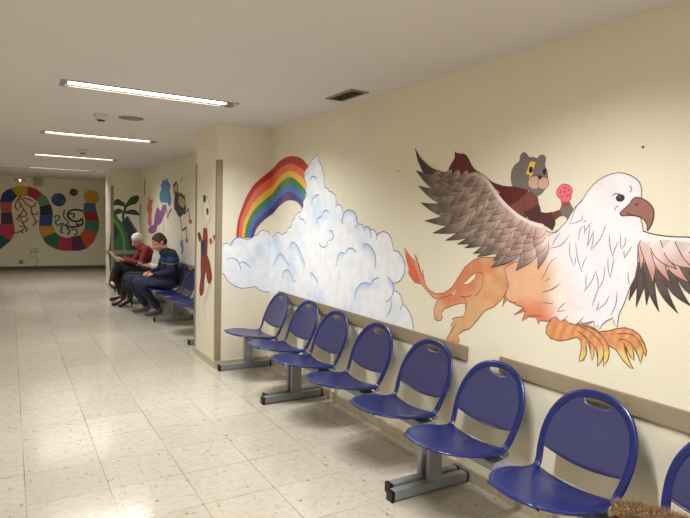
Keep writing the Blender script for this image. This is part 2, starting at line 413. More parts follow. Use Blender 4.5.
def seat_fn(u, v):
    x0, x1 = 2.098, 1.6935; x = x0+(x1-x0)*math.sin(u*PI/2)
    wd = interp(1, max(x, 1.7055), lambda p: p[2] < .43 and p[1] < 2.1, None, 0) if x > 1.7055 else 0
    wd = (wd+.012)*1.0 if x > 1.72 else (.05+.09*max(0, (x-1.6935)/.0265)**.5)
    s = v*2-1; y = s*wd
    zl = .384+(2.06-x)/.36*.040 if x < 2.06 else .384+(x-2.06)*.1
    rear = max(0, 1-u*1.6)
    edge = max(0, abs(s)-.86)/.14; fr = max(0, (u-.8)/.2)
    return (x-.024*rear*(1-s*s), y, zl+.0115-.014*(1-s*s)*(1-u)-.012*edge**2-.010*fr**3*(1-edge))
def back_fn(u, v):
    y = (v*2-1)*.204; s = y/.204
    zb = .484-.03*(1-s*s)
    zt = interp(0, abs(y), lambda p: p[2] > .58, None, 2)
    if abs(y) < .07: zt -= .014+.036*math.sqrt(max(0, 1-(y/.07)**2))
    z = zb+(zt-zb)*u
    return (1.9472+.4*z+.014*(1-s*s)*min(1, max(0, (.75-z)/.1)), y, z)
ME_RIM = frame_mesh(); ME_SEAT = grid_mesh('seat', seat_fn, 22, 22, .006); ME_BACK = grid_mesh('backrest', back_fn, 20, 46, .004)
def bar_mesh(name, boxes, bev):
    bm = B(*boxes, bev=bev); me = bpy.data.meshes.new(name); bm.to_mesh(me); bm.free(); return me
bmr = bmesh.new()                      # panel edge lip at the bottom of the backrest
sweep(bmr, [back_fn(0, v/24) for v in range(25)], [(-1, 0, 0)]*25, .005, .005, False, 8)
ME_LIP = bpy.data.meshes.new('lip'); bmr.to_mesh(ME_LIP); bmr.free()
bmb = bmesh.new()
box(bmb, (1.93, -.05, .352), (2.1, .05, .37), .004); box(bmb, (1.98, -.15, .36), (2.1, -.13, .378)); box(bmb, (1.98, .13, .36), (2.1, .15, .378))
cone(bmb, (1.99, -.16, .366), (1.99, .16, .366), .009, .01, 10)
cone(bmb, (2.1, -.19, .366), (2.1, .19, .366), .011, .011, 10); cone(bmb, (2.1, .19, .366), (2.1, .205, .366), .017, .017, 12); cone(bmb, (2.1, -.205, .366), (2.1, -.19, .366), .017, .017, 12)
ME_BRK = bpy.data.meshes.new('bracket'); bmb.to_mesh(ME_BRK); bmb.free()
ME_LEG = bar_mesh('leg', [((1.755, -.028, .008), (2.275, .028, .058)), ((2.0, -.02, .05), (2.085, .02, .345))], .004)
ME_LEG2 = bar_mesh('leg', [((1.80, -.028, .008), (2.275, .028, .058)), ((2.0, -.02, .05), (2.085, .02, .345))], .004)
ME_CAP = bar_mesh('foot_cap', [((1.737, -.03, .0), (1.757, .03, .06))], .004); ME_CAP2 = bar_mesh('foot_cap', [((1.782, -.03, .0), (1.802, .03, .06))], .004)
ME_CAPR = bar_mesh('foot_cap', [((2.27, -.03, .0), (2.285, .03, .06))], .004)
for me, m in ((ME_RIM, 'blue'), (ME_SEAT, 'blue'), (ME_BACK, 'perf'), (ME_LIP, 'blue'), (ME_BRK, 'grey'), (ME_LEG, 'grey'), (ME_CAP, 'black'), (ME_LEG2, 'grey'), (ME_CAP2, 'black'), (ME_CAPR, 'black')):
    me.materials.append(M[m])
    if me in (ME_RIM, ME_SEAT, ME_BACK, ME_LIP):
        for p in me.polygons: p.use_smooth = True
def bench(y0, y1, centres, legs, label, dz=0.):
    """beam bench between y0 and y1; coordinates are kept relative to an origin on the floor under the beam"""
    yc = (y0+y1)/2; ox = 2.04
    t = thing('beam_bench', (ox, yc, 0), label, 'bench', 'blue beam benches along the right wall')
    off = lambda y: (-ox, y-yc, 0)
    def put(name, me, y, par=t):
        o = link(name, me, None, par); o.location = off(y) if par is t else (0, 0, 0)
        if par is t and name != 'leg': o.location.z = dz          # the feet are levelled, the seats of each bench sit at their own height
        return o
    for c in centres:
        put('seat', ME_SEAT, c); f = put('seat_rim', ME_RIM, c)
        b = put('backrest', ME_BACK, c); put('edge_lip', ME_LIP, c, b); put('seat_bracket', ME_BRK, c)
    bm = B(((-.05, y0-yc, .31+dz), (.045, y1-yc, .353+dz)), bev=.004); obj('beam', bm, 'grey', t)
    for y in legs:
        far_end = y == legs[0]
        l = put('leg', ME_LEG if far_end else ME_LEG2, y); put('foot_cap', ME_CAP if far_end else ME_CAP2, y, l); put('foot_cap', ME_CAPR, y, l)
    return t
bench(4.19, 5.30, [4.90, 4.32], [5.27, 4.235], 'blue two-seat beam bench standing in the corner below the cloud mural', .028)
bench(2.415, 4.185, [3.83, 3.245, 2.65], [4.16, 2.455], 'blue three-seat beam bench in the middle of the row, under the right half of clouds', .014)
bench(.66, 2.41, [2.11, 1.52, .93], [2.375, .71], 'nearest blue beam bench, below the griffin, a coat lying on its last seat')
bench(6.47, 8.18, [6.62, 7.22, 7.82], [8.14, 6.52], 'blue beam bench in the recess with two empty seats beside the man in navy', .02)
bench(8.20, 9.93, [8.45, 9.04, 9.63], [9.87, 8.23], 'blue beam bench in the recess carrying the two people nearest to the pillar', .02)
bench(9.97, 11.7, [10.24, 10.83, 11.42], [11.64, 10.02], 'farthest blue beam bench in the recess, under the white-haired person', .02)


# ------------------------------------------------------------------ murals: paint lying on the walls
RWALL, TWALL, PWALL, EWALL, FWALL, AWALL = (0, WX), (1, PY0), (0, PX), (1, EY0), (1, FAR), (0, WX)
EPS0, EPS = .0008, .000012
class Paint:
    """flat paint layers on one wall plane; each new shape lies a fraction of a millimetre over the last"""
    def __init__(s, plane, base=0, scale=1.):
        s.axis, s.val = plane; s.k = base; s.bm = bmesh.new(); s.cl = s.bm.loops.layers.color.new('Col'); s.scale = scale
    def P(s, p): return at(p[0], p[1], s.axis, s.val)
    def off(s, v): v = Vector(v); v[s.axis] = s.val-EPS0-EPS*s.k; return v
    def uv(s, v): return (v.y, v.z) if s.axis == 0 else (v.x, v.z)
    def color(s, f, col, img=None):
        for l in f.loops:
            c = col(l.vert.co) if callable(col) else col
            l[s.cl] = (*[v/255 for v in c[:3]], 1)
    def poly(s, pts, col, smooth=0, line=None, lw=.004, fine=0., hole=False, closed=True, world=False):
        """pts in picture coordinates; col a colour or a function of the point on the wall"""
        if smooth: pts = catmull([tuple(map(float, p)) for p in pts], smooth, True)
        W = [Vector(p) if world else s.P(p) for p in pts]
        q = [W[0]]
        for v in W[1:]:
            if (v-q[-1]).length > 1e-4: q.append(v)
        W = q
        tri = geometry.tessellate_polygon([[Vector((*s.uv(v), 0)) for v in W]])
        s.k += 1
        tb = bmesh.new(); vs = [tb.verts.new(s.off(v)) for v in W]
        for t in tri:
            try: tb.faces.new([vs[i] for i in t])
            except ValueError: pass
        if fine:
            for _ in range(7):
                es = [e for e in tb.edges if e.calc_length() > fine]
                if not es: break
                bmesh.ops.subdivide_edges(tb, edges=es, cuts=1); bmesh.ops.triangulate(tb, faces=tb.faces[:])
        mp = {v: s.bm.verts.new(v.co) for v in tb.verts}
        for f in tb.faces: s.color(s.bm.faces.new([mp[v] for v in f.verts]), col)
        tb.free()
        if line: s.stroke(W+[W[0]] if closed else W, line, lw, world=True)
        return W
    def stroke(s, pts, col, lw=.005, smooth=0, world=False, taper=False):
        if smooth: pts = catmull([tuple(map(float, p)) for p in pts], smooth)
        W = [Vector(p) if world else s.P(p) for p in pts]; s.k += 1
        nrm = Vector((1, 0, 0)) if s.axis == 0 else Vector((0, 1, 0)); n = len(W); prev = None
        for i, v in enumerate(W):
            t = W[min(n-1, i+1)]-W[max(0, i-1)]
            if t.length < 1e-7: continue
            side = t.cross(nrm).normalized(); h = lw/2
            if taper: h *= .25+.75*math.sin(PI*(i+.3)/(n-.4))
            a, b = s.bm.verts.new(s.off(v+side*h)), s.bm.verts.new(s.off(v-side*h))
            if prev:
                f = s.bm.faces.new((prev[0], a, b, prev[1])); s.color(f, col)
            prev = (a, b)
    def bandq(s, a, b, c, d, c0, c1):
        vs = [s.bm.verts.new(s.off(s.P(p))) for p in (a, b, c, d)]; f = s.bm.faces.new(vs)
        for l, k in zip(f.loops, (c0, c0, c1, c1)): l[s.cl] = (*[v/255 for v in k], 1)
    def dot(s, c, r, col, n=20, line=None, lw=.004, fine=0.):
        c = s.P(c) if not isinstance(c, Vector) else c; r = r if hasattr(r, '__len__') else (r, r); W = []
        for i in range(n):
            a = 2*PI*i/n; v = Vector(c); d = r[0]*math.cos(a); v.z += r[1]*math.sin(a)
            if s.axis == 0: v.y += d
            else: v.x += d
            W.append(v)
        s.poly(W, col, line=line, lw=lw, world=True, fine=fine)
    def done(s, name, parent=None):
        for f in s.bm.faces:
            f.normal_update()
            if f.normal[s.axis] > 0: f.normal_flip()
        return obj(name, s.bm, 'paint', parent)
def T(x0, y0, k, *pts): return [(x0+a/k, y0+b/k) for a, b in pts]
def clipx(pts, x, keep_left):
    """cut a picture outline along the upright corner line"""
    out = []; ins = (lambda p: p[0] <= x(p[1])) if keep_left else (lambda p: p[0] >= x(p[1]))
    for i, a in enumerate(pts):
        b = pts[(i+1) % len(pts)]
        if ins(a): out.append(a)
        if ins(a) != ins(b):
            da, db = a[0]-x(a[1]), b[0]-x(b[1]); t = da/(da-db)
            out.append((a[0]+(b[0]-a[0])*t, a[1]+(b[1]-a[1])*t))
    return out
def corner_x(y):
    a, b = proj(Vector((WX, PY0, 2.2))), proj(Vector((WX, PY0, .5)))
    return a[0]+(b[0]-a[0])*(y-a[1])/(b[1]-a[1])
def proj(v):
    d = v-CAM; return (345+F*d.dot(RT)/d.dot(FW), 259-F*d.dot(UP)/d.dot(FW))
def mixc(a, b, t): t = max(0, min(1, t)); return tuple(a[i]+(b[i]-a[i])*t for i in range(3))
def sstep(a, b, x): t = max(0, min(1, (x-a)/(b-a))); return t*t*(3-2*t)
def nz(v, s=6., o=0.): return noise.noise(Vector((v.x*s+o, v.y*s, v.z*s)))
CX = corner_x
INK = (74, 56, 50); HAIR = (120, 112, 120); BLUEINK = (112, 134, 176)

# ---- rainbow over both walls
bands = [
 [(236,238),(238,220),(244,202.3),(248.5,193),(253.7,185),(261.7,177.7),(272.3,169),(279,161.7),(287,157),(295,156.3),(301.7,158.6),(309.3,166.8)],
 [(238.5,238),(240.5,221),(246,207),(250.5,197.5),(256.3,189),(264,182.5),(272.3,176.3),(281.7,167),(291,163.7),(300.3,167.7),(304.6,171.7)],
 [(241.5,238),(243.5,223),(249,211),(253.5,203),(259,197),(265.5,191.5),(272.3,186.3),(281.7,175),(291,170.6),(300.3,175.7),(306,183.7)],
 [(244.5,238),(246.5,225),(251.5,214),(255.5,208.5),(260.3,203.7),(266,198.5),(272.3,193.7),(281.7,181.7),(291,177),(300.3,183.7),(306.6,191.7)],
 [(247.5,238),(249.3,226),(254,217),(257.5,213),(261.7,209),(267,203.5),(272.3,198.3),(281.7,189),(291,184.3),(299,189.7),(305.3,196.3)],
 [(250.5,238),(252.3,229),(256.5,221),(260,217),(264.3,213.5),(268.5,210),(272.3,206.5),(281,196.5),(289,191.3),(298,196.5),(304,202.5)],
 [(253.5,238),(255.5,231),(259,225.5),(262.5,221.8),(266,218.5),(269.5,216),(273,213.4),(280,205.6),(287.5,200.6),(295,201),(299.3,204),(302.2,209)]]
bcol = [(176, 52, 52), (222, 104, 72), (232, 178, 62), (66, 128, 74), (72, 112, 178), (74, 66, 120)]
t = thing('rainbow_painting', (WX-.002, 4.9, 1.7), 'painted rainbow arching over the wall corner behind the cloud', 'mural')
for plane, left in ((RWALL, False), (TWALL, True)):
    P_ = Paint(plane)
    for i in range(6):
        a = catmull([tuple(map(float, p)) for p in bands[i]], 5); b = catmull([tuple(map(float, p)) for p in bands[i+1]], 5)
        pg = clipx(a+b[::-1], CX, left)
        W = P_.poly(pg, (lambda v, c=bcol[i]: mixc(c, (255, 240, 220), .10+.12*nz(v, 5))), fine=.05)
        P_.k -= 1
    o = P_.done('rainbow_bands'); o.parent = t; o.location = -t.location

# ---- clouds
right_top = [(272.3,237),(275,235.4),(276.5,232.8),(279.3,232.4),(281.6,234.6),(282.6,234.6),(285,232.8),(286.6,232.4),(287.2,229.6),(289.4,227.6),(291.6,227),(291.4,223),(293,219.8),(294.9,219.2),
 (295.2,216.4),(298,212.8),(300.4,212.7),(303.4,206.4),(303.2,201.5),(307.4,194.5),(305.4,190.6),(306.8,184.3),(304,178),(304.8,171.5),(309.3,165.2),(311,160.4),(314.3,157.6),(316.4,154.4),
 (318.9,157),(319.8,162),(322.3,167),(323.4,172),(324.9,176),(323.9,183.5),(325.4,187.6),(328.4,188.9),(328.8,191.2),(332.3,192.2),(335.7,195.2),(336.3,201),(335.9,206.9),(337.3,204.8),(339.5,204.2),(342.4,207.6),
 (343.2,213.6),(344.5,213.9),(346.2,211.2),(350,209.8),(354,211.8),(357,217.6),(357.6,224.4),(359.4,223.9),(362.2,224.6),(364.2,228.4),(366,226.6),(369,227),(371,229.9),(373.4,229.3),(375.7,231.8),(376.9,235.8),
 (379.6,233),(383.4,231.2),(388,233.2),(391.4,238.6),(393,246),(394,250.8),(398,251.2),(402.4,256.8),(405,264),(404.7,273),(401,280),(397,282.6),(393.4,283.4),(394,291),(396.6,291.2),(400.2,294.6),(402,300.2),(402.4,304.6),
 (405.6,306.6),(409.4,312),(412,318.5),(413.6,328.9)]
left_top = [(222.6,245),(225,243.3),(228,243.4),(230.9,246),(231.3,242.6),(234.5,239),(239.4,237.2),(244,238.7),(247.5,240),(251,238.6),(254.5,235.6),(257.4,235),(259,232.3),(262.2,230),(267.6,231.3),(271,234.3),(272.3,237)]
left_bot = [(272.3,291.5),(266,292),(260,290.3),(255,286.4),(249,287.6),(242,288.4),(234.5,286.2),(228,281.2),(224.6,275.5),(222.6,273)]
def cloudcol(v):
    n = .5+.9*nz(v, 4.5)+.35*nz(v, 13, 3); return mixc((234, 238, 245), (206, 222, 241), sstep(.4, 1.2, n))
t = thing('cloud_painting', (WX-.002, 4.6, 1.2), 'painted pile of white clouds with blue outlines across the wall corner', 'mural')
P_ = Paint(RWALL, 8)
P_.poly(clipx([(262,240)]+right_top+[(413.2,333),(380,322),(340,309),(300,297),(285,293.5),(262,292.4)], CX, False), cloudcol, fine=.045)
P_.stroke(right_top, BLUEINK, .008)
def bump_(P, pts, lw=.010, tint=True, sm=5):
    q = catmull([tuple(map(float, p)) for p in pts], sm)
    if tint:
        cx = sum(p[0] for p in q)/len(q); by = max(p[1] for p in q)+2
        w_ = len(q)
        inner = [(p[0]+(cx-p[0])*.35, p[1]+(by-p[1])*.42) for p in q]
        for i in range(w_-1):
            P.bandq(q[i], q[i+1], inner[i+1], inner[i], (178, 206, 238), (230, 236, 244))
    P.k += 1
    P.stroke(q, (118, 142, 186), lw, taper=True)
RA = [T(265,150,7.5,(338,235),(345,205),(368,197),(392,215)), T(265,150,7.5,(350,410),(358,365),(385,338),(408,338)),
      T(265,150,7.5,(408,515),(428,490),(445,458),(470,455),(480,468)), T(265,215,7.5,(385,65),(395,30),(420,12),(428,8)),
      T(265,215,7.5,(480,115),(505,120),(515,155),(503,185),(475,190)), T(265,215,7.5,(472,195),(462,230),(438,243),(412,225),(408,200)),
      T(265,215,7.5,(180,240),(205,203),(240,228),(275,300),(305,385)), T(265,215,7.5,(60,375),(92,310),(120,292),(148,322),(172,360),(195,385)),
      T(265,215,7.5,(125,470),(138,425),(168,412),(192,440),(215,490),(240,502)), T(265,215,7.5,(335,435),(360,442),(385,480),(402,515)),
      T(265,215,7.5,(535,380),(548,310),(575,280),(600,290)), T(265,215,7.5,(600,290),(625,255),(655,250),(690,278)),
      T(330,200,7.5,(245,345),(262,328),(300,345),(335,400),(345,470),(340,515)), T(330,260,7.5,(182,300),(200,220),(250,172),(310,182)),
      T(330,260,7.5,(310,185),(330,148),(375,130)), T(330,260,7.5,(430,120),(468,165),(478,220),(460,280),(418,318)),
      T(330,260,7.5,(462,300),(455,370),(422,428)), T(330,260,7.5,(528,375),(540,340)), T(330,200,7.5,(205,185),(190,210)),
      T(330,200,7.5,(90,180),(95,120),(120,85),(150,75),(190,100),(205,170)), T(330,200,7.5,(255,235),(262,205),(285,200),(302,225),(308,290)),
      T(330,200,7.5,(350,300),(352,260),(372,248)), T(265,150,7.5,(295,240),(300,200),(312,170)), T(265,215,7.5,(572,60),(580,20),(592,0)),
      T(265,215,7.5,(75,165),(72,200)), T(265,215,7.5,(200,80),(196,100)), T(265,215,7.5,(262,0),(265,25),(290,35),(300,60))]
for a in RA:
    bump_(P_, a, tint=len(a) > 3)
P_.done('cloud').parent = t; t.children[-1].location = -t.location
P_ = Paint(TWALL, 8)
P_.poly(clipx(left_top+[(280,238),(280,291)]+left_bot, CX, True), cloudcol, fine=.045)
P_.stroke(left_top, BLUEINK, .008); P_.stroke(left_bot, BLUEINK, .008)
for a in (T(215,210,7.5,(90,375),(125,360),(165,378),(188,420),(190,450)), T(215,210,7.5,(188,400),(215,392),(245,412),(268,440)),
          
          T(215,210,7.5,(125,265),(140,225),(180,203),(215,210))):
    bump_(P_, a, tint=False)
P_.done('cloud').parent = t; t.children[-1].location = -t.location

# ---- griffin on the right wall
G = thing('griffin_painting', (WX-.002, 1.9, 1.4), 'painted flying griffin with white eagle head and orange lion body', 'mural')
def part(P, name, label=None):
    o = P.done(name); o.parent = G; o.location = -G.location
    if label: o['label'] = label
    return o
ORG, ORG2, WHT = (216, 172, 126), (212, 132, 98), (232, 229, 236)
def furcol(v):
    x, y = proj(v); n = nz(v, 5)*1.0+nz(v, 14)*.4
    return mixc(ORG, ORG2, sstep(-.1, .6, n+.25*sstep(485, 452, x)))
# tail, haunch and hind legs
P_ = Paint(RWALL, 22)
hind = [(512,259),(500,257),(480,257.7),(473.3,260.3),(465.3,267),(458.7,277),(452,287.7),(444,293),(436,293.7),(429.3,290.3),(425.3,284.3),(424,278.3),(423,269.7),(422,275.7),(418.7,263.7),(414.4,253.3),(416,262.3),(410,255.7),(404,247),
 (406.7,259.7),(409.3,270.3),(408,271.7),(410,275.7),(414.7,282.3),(421.3,284),(426.7,290.3),(432,296.3),(436,299),(441.3,298.3),(437.5,301),(436,303.7),(434,307.7),(434.2,313.7),(434.2,318),(437,320.6),(441,320.4),(442.6,317),(441.2,313.2),(444,309),(452,305.7),(461.3,303),(465.3,303.7),(466,311),
 (463.3,316.7),(456.7,317.3),(452,319),(454,321.6),(451,324.5),(452,328),(450.2,333),(447,338.5),(447.5,342.5),(450.5,345.3),(454,345.6),(458.6,344.6),(459.2,340),(457.6,334.6),(463.3,330.7),(470,328.7),(478,319.3),(484.7,310.7),(494,306.7),(501.3,300),(504.4,294.5),(503,306.4),(507,299.5),(512,300),(520,300),(524,280),(520,262)]
P_.poly(hind, furcol, line=(130, 74, 52), lw=.005, fine=.04)
tailc = [(406,252),(412,262),(417,272),(421,282),(425,288),(420,283.4),(413,279),(409.5,272)]
P_.poly(tailc, (222, 104, 76), smooth=3)
P_.poly([(477.3,272.3),(472.7,275),(466.7,281),(463.3,284.3),(469.3,283.7),(474.7,278.3)], (240, 232, 206), line=(130, 74, 52), lw=.003)
P_.poly([(457.3,289),(450.7,295),(454.7,294.3)], (240, 232, 206))
for a in (T(400,245,7.5,(590,205),(622,215),(620,290),(595,350),(560,385)), T(400,245,7.5,(440,330),(400,365),(370,380),(330,392),(300,402)),
          T(400,245,7.5,(460,385),(505,388),(540,375)), T(400,245,7.5,(460,385),(490,405),(500,440),(495,490)), T(450,270,7.5,(5,470),(30,430),(50,395)),
          T(450,270,7.5,(440,110),(425,160),(400,200)), [(452,344),(453,340)], [(437,320),(437.5,316)], T(400,245,7.5,(125,75),(140,150),(160,230))):
    P_.stroke(a, (140, 74, 56), .0045, smooth=4)
part(P_, 'hindquarters', 'orange lion haunch, hind legs and tufted tail')
# far wing
P_ = Paint(RWALL, 22)
def leaf(P, tip, base, wd, ctip, cbase, bend=0., line=INK, lw=.0035, n=9):
    tx, ty = tip; bx, by = base; dx, dy = bx-tx, by-ty; L = math.hypot(dx, dy); nx, ny = -dy/L, dx/L
    A, Bp = [], []
    for i in range(n+1):
        u = i/n; h = wd*.5*math.sin(PI*.6*u)**1.05/.98
        o = bend*math.sin(PI*u); x, y = tx+dx*u+nx*o, ty+dy*u+ny*o
        A.append((x+nx*h, y+ny*h)); Bp.append((x-nx*h, y-ny*h))
    pts = A+Bp[::-1][:-1]
    tw, bw = P.P(tip), P.P(base); ax = (bw-tw); l2 = ax.length_squared
    P.poly(pts, lambda v: mixc(ctip, cbase, (v-tw).dot(ax)/l2+.25*nz(v, 18)), fine=.03)
    if line:
        P.stroke(A[:-1], line, lw); P.k -= 1; P.stroke(Bp[:-1], line, lw)
P_.poly([(640,231),(643.3,231),(651.3,233.7),(664.7,236),(678,237),(690,237.3),(712,240),(724,262),(712,284),(690,292),(676,291),(664,288),(650,280),(640,284),(634,290),(636.7,275.7),(638,250)], (214, 196, 196), fine=.05)
DK, DM = (62, 54, 54), (112, 96, 94)
for tip, base, wd, b in (((629,300.5),(640,262),9,1),((636.2,306.7),(644,262),9,1),((646.5,304.8),(647,262),9,1),((659,311.5),(650,266),9,-3),((678,313.2),(658,268),10,-4),((691,306),(668,270),12,-4),((708,303),(680,268),13,-4),((722,290),(690,262),13,-4)):
    leaf(P_, tip, base, wd, DK, DM, b)
for tip, base, wd, b in (((640.5,272),(641,240),7,1),((653,284),(645,240),13,2),((671.3,283.2),(656,246),11,-3),((690,283),(668,252),12,-4),((710,279),(688,250),13,-4)):
    leaf(P_, tip, base, wd, (188, 134, 124), (232, 210, 206), b)
for tip, base, wd, b in (((677,269.2),(654,240),12,-4),((694,268.5),(668,243),15,-5),((715,262),(692,243),14,-4)):
    leaf(P_, tip, base, wd, (196, 156, 150), (236, 224, 224), b)
P_.poly([(641,231.5),(651.3,233.7),(664.7,236),(678,237),(690,237.3),(710,240),(712,250),(692,243),(672,240),(655,240),(646,243),(640,240)], (238, 232, 232))
P_.stroke([(643.3,231),(651.3,233.7),(664.7,236),(678,237),(690,237.3),(712,240)], INK, .005, smooth=3)
part(P_, 'far_wing', 'dark tipped wing behind the eagle head')
# talons
P_ = Paint(RWALL, 32)
def clawcol(v):
    x, y = proj(v); s_ = .5+.5*math.sin(x*.62+y*.25)
    c = mixc((206, 124, 86), (218, 168, 112), s_); return mixc(c, (224, 204, 126), sstep(344, 356, y))
TAL = (128, 84, 58)
P_.poly([(598,334),(600,331.6),(609.3,330.8),(617.3,328.5),(625.3,327.7),(633.3,330),(640,335.3),(644.7,344),(646.6,351),(645.4,356.8),(643,352),(642,358),(640.7,363.3),(638.7,357),(635.5,350.5),(632,347),(633.5,352),(634.2,360.7),(630.5,357),(626.8,349),(625.5,346),(627,354.7),(630,362),(633.3,369),(629.5,367),(622.7,359.7),(616,349.5),(609.3,345.8),(601,346)], clawcol, line=TAL, lw=.005, fine=.03)
for a in (T(580,300,7.5,(280,255),(340,250),(400,265),(440,305),(470,360),(485,410)), T(580,300,7.5,(290,300),(345,300),(400,345),(430,400),(450,460)), T(580,300,7.5,(330,310),(345,400),(400,515))):
    P_.stroke(a, TAL, .0045, smooth=3)
P_.poly([(562,314),(560,313.7),(552,318.3),(546.7,326.3),(546,333),(550.7,338.3),(560,341),(570.7,339),(577.3,337),(580.7,341),(581.5,347.5),(580,356),(578.8,361.5),(583.5,360),(586.4,354),(586.6,347),(585,340),(589.4,346),(590.8,353),(592,360.8),(594.4,354),(593.6,346.5),(597,353.5),(598,360),(597.3,367),(601.4,361),(603.8,354),(603.6,366.3),(608,360),(609.6,352),(608,344),(604,337.5),(597,329.8),(590,326),(580,324),(570,324)], clawcol, line=TAL, lw=.005, fine=.03)
for a in (T(580,300,7.5,(0,200),(60,225),(120,275),(165,330),(180,400),(165,450)), T(580,300,7.5,(0,240),(60,300),(110,350),(135,400),(130,490)), T(540,285,7.5,(280,345),(340,385),(370,430),(380,480)), T(540,285,7.5,(270,300),(330,310),(400,330),(450,370))):
    P_.stroke(a, TAL, .0045, smooth=3)
part(P_, 'talons', 'orange and yellow striped front claws')
# body and head
P_ = Paint(RWALL, 40)
body = [(543,228),(548,232),(556.5,232.6),(562,226),(566.7,221.7),(571,214),(574.2,208.6),(578,204.5),(582.7,199.6),(587,192.5),(593.3,185),(598,180.6),(604,177),(611,174),(618.7,172.7),(625,173.4),(631.3,175.7),(636.4,178.8),(639.6,182.2),(641.8,188.6),(641.7,198.3),(640.4,217.3),(641.3,220),(642.7,225),(643.3,230.8),(641.6,238),(638,247.7),(637.6,265),(635.3,277),(630,287.7),(625.3,301),(618.7,315.7),(617.3,327.2),(614,322.5),(612.7,318),(606.7,321),(601.8,325),(599.8,329.4),(598,325),(595,328.6),(594,321),(589,323.6),(584,323.4),(580,321.6),(576,324.4),(569,323),(566,319.6),(561,321.6),(556,316.6),(552.7,318.3),
 (548,321.4),(540,320.6),(538.7,324.4),(536.4,317.6),(528.7,316.6),(522,321.3),(525.6,311),(514,314.9),(523.4,307.6),(516.7,305.3),(512,301.6),(508.7,300.6),(505.5,296),(508.7,284.7),(505,268),(515,262),(530,262),(540,250)]
def bodycol(v):
    x, y = proj(v); n = nz(v, 6)*7+nz(v, 17)*4
    t = sstep(534, 562, x+n+(262-y)*.10)
    o = mixc((224, 178, 142), (216, 128, 98), sstep(292, 316, y+n*1.4))
    c = mixc(o, WHT, t); p = sstep(.22, .5, nz(v, 4, 7))*sstep(236, 262, y)*.5
    return mixc(c, (246, 218, 196), p*t)
P_.poly(body, bodycol, line=(104, 92, 96), lw=.004, fine=.035)
def tuft(*s_): 
    for a in s_: P_.stroke(a, HAIR, .0042, smooth=3, taper=True)
tuft(T(540,165,7.5,(320,265),(270,320),(225,445)), T(540,165,7.5,(225,445),(310,415),(320,375)), T(540,165,7.5,(325,430),(350,415)), T(540,165,7.5,(335,500),(385,430)), T(540,165,7.5,(475,500),(495,450)), T(540,165,7.5,(258,322),(320,268)),
     T(540,225,7.5,(290,110),(300,40),(330,0)), T(540,225,7.5,(338,70),(335,0)), T(540,225,7.5,(355,170),(365,90),(380,0)), T(540,225,7.5,(355,165),(385,90),(405,40)), T(540,225,7.5,(385,185),(400,110),(402,60)), T(540,225,7.5,(385,185),(450,110),(495,0)),
     T(540,225,7.5,(75,175),(160,150),(230,70)), T(540,225,7.5,(95,155),(115,110),(150,60)), T(540,225,7.5,(260,315),(225,220),(225,120)), T(540,225,7.5,(265,300),(270,240)), T(540,225,7.5,(312,350),(280,230),(268,130)), T(540,225,7.5,(312,350),(330,280),(355,235)),
     T(540,225,7.5,(60,80),(110,55),(160,20)), T(540,225,7.5,(545,240),(525,150),(522,70)), T(540,225,7.5,(545,240),(560,190),(590,120)), T(540,225,7.5,(612,180),(605,130),(608,70)), T(540,225,7.5,(615,180),(640,140),(642,90)), T(540,225,7.5,(635,250),(630,190)), T(540,225,7.5,(635,250),(690,160)),
     T(540,225,7.5,(528,395),(512,320),(512,240)), T(540,225,7.5,(530,395),(545,310),(560,240)), T(540,225,7.5,(348,480),(345,420),(350,365)), T(540,225,7.5,(348,480),(390,420),(420,345)), T(540,225,7.5,(440,480),(435,410),(420,345)), T(540,225,7.5,(445,475),(480,400),(487,310)),
     T(540,225,7.5,(675,450),(662,400),(665,350)), T(540,225,7.5,(10,420),(40,360),(80,280),(130,240)), T(540,225,7.5,(35,425),(80,395)), T(540,225,7.5,(20,505),(100,480),(155,430)),
     T(540,285,7.5,(10,130),(100,140)), T(540,285,7.5,(130,200),(160,160),(195,130)), T(540,285,7.5,(130,200),(190,190)), T(540,285,7.5,(330,50),(370,0)), T(540,285,7.5,(390,160),(420,80),(440,20)), T(540,285,7.5,(425,190),(445,130)), T(540,285,7.5,(425,190),(490,140),(520,80)), T(540,285,7.5,(530,225),(570,150),(580,40)),
     T(540,285,7.5,(285,290),(335,235)), T(540,285,7.5,(340,285),(410,270)), T(540,285,7.5,(150,280),(210,235)), T(540,285,7.5,(20,50),(70,40),(140,0)))
for a in (T(450,270,7.5,(440,225),(500,262),(560,285),(480,335)), T(450,270,7.5,(570,300),(540,385)), T(450,270,7.5,(590,345),(640,340),(690,350)), T(500,240,7.5,(60,350),(20,500)), T(500,240,7.5,(70,465),(130,470))):
    P_.stroke(a, (150, 84, 62), .004, smooth=2)
P_.stroke(T(590,165,7.5,(303,155),(313,180),(303,205)), (90, 84, 100), .004, smooth=3); P_.stroke(T(590,165,7.5,(185,340),(200,315),(220,308)), (120, 112, 124), .004, smooth=3)
part(P_, 'head_and_body', 'white feathered eagle head and chest')
P_ = Paint(RWALL, 90)
P_.poly([(636,197.4),(632.5,199.6),(630,203.7),(625.4,208),(621.3,211.7),(620.2,213.6),(620.8,215),(622.7,215.9),(628,215.6),(634,215.7),(640.7,217.3),(644.7,220.3),(647.3,225),(647.6,230.8),(651.3,224.7),(653.6,218.7),(654,213),(653.3,208.4),(648.7,202.4),(642.7,198.8),(639,197.6)], (150, 106, 98), smooth=2, line=(92, 62, 60), lw=.005)
P_.poly(T(590,165,7.5,(330,305),(348,288),(375,285),(358,303)), (100, 62, 60)); P_.stroke(T(590,165,7.5,(275,350),(300,372),(340,380),(385,392)), (92, 58, 58), .007, smooth=3, taper=True)
part(P_, 'beak', 'brown hooked beak')
P_ = Paint(RWALL, 90)
e = at(620.5, 198, 0, WX); P_.dot(Vector(e), (.021, .0165), (58, 50, 56)); P_.dot(Vector(e)+Vector((0, .004, .004)), (.004, .004), (120, 112, 118))
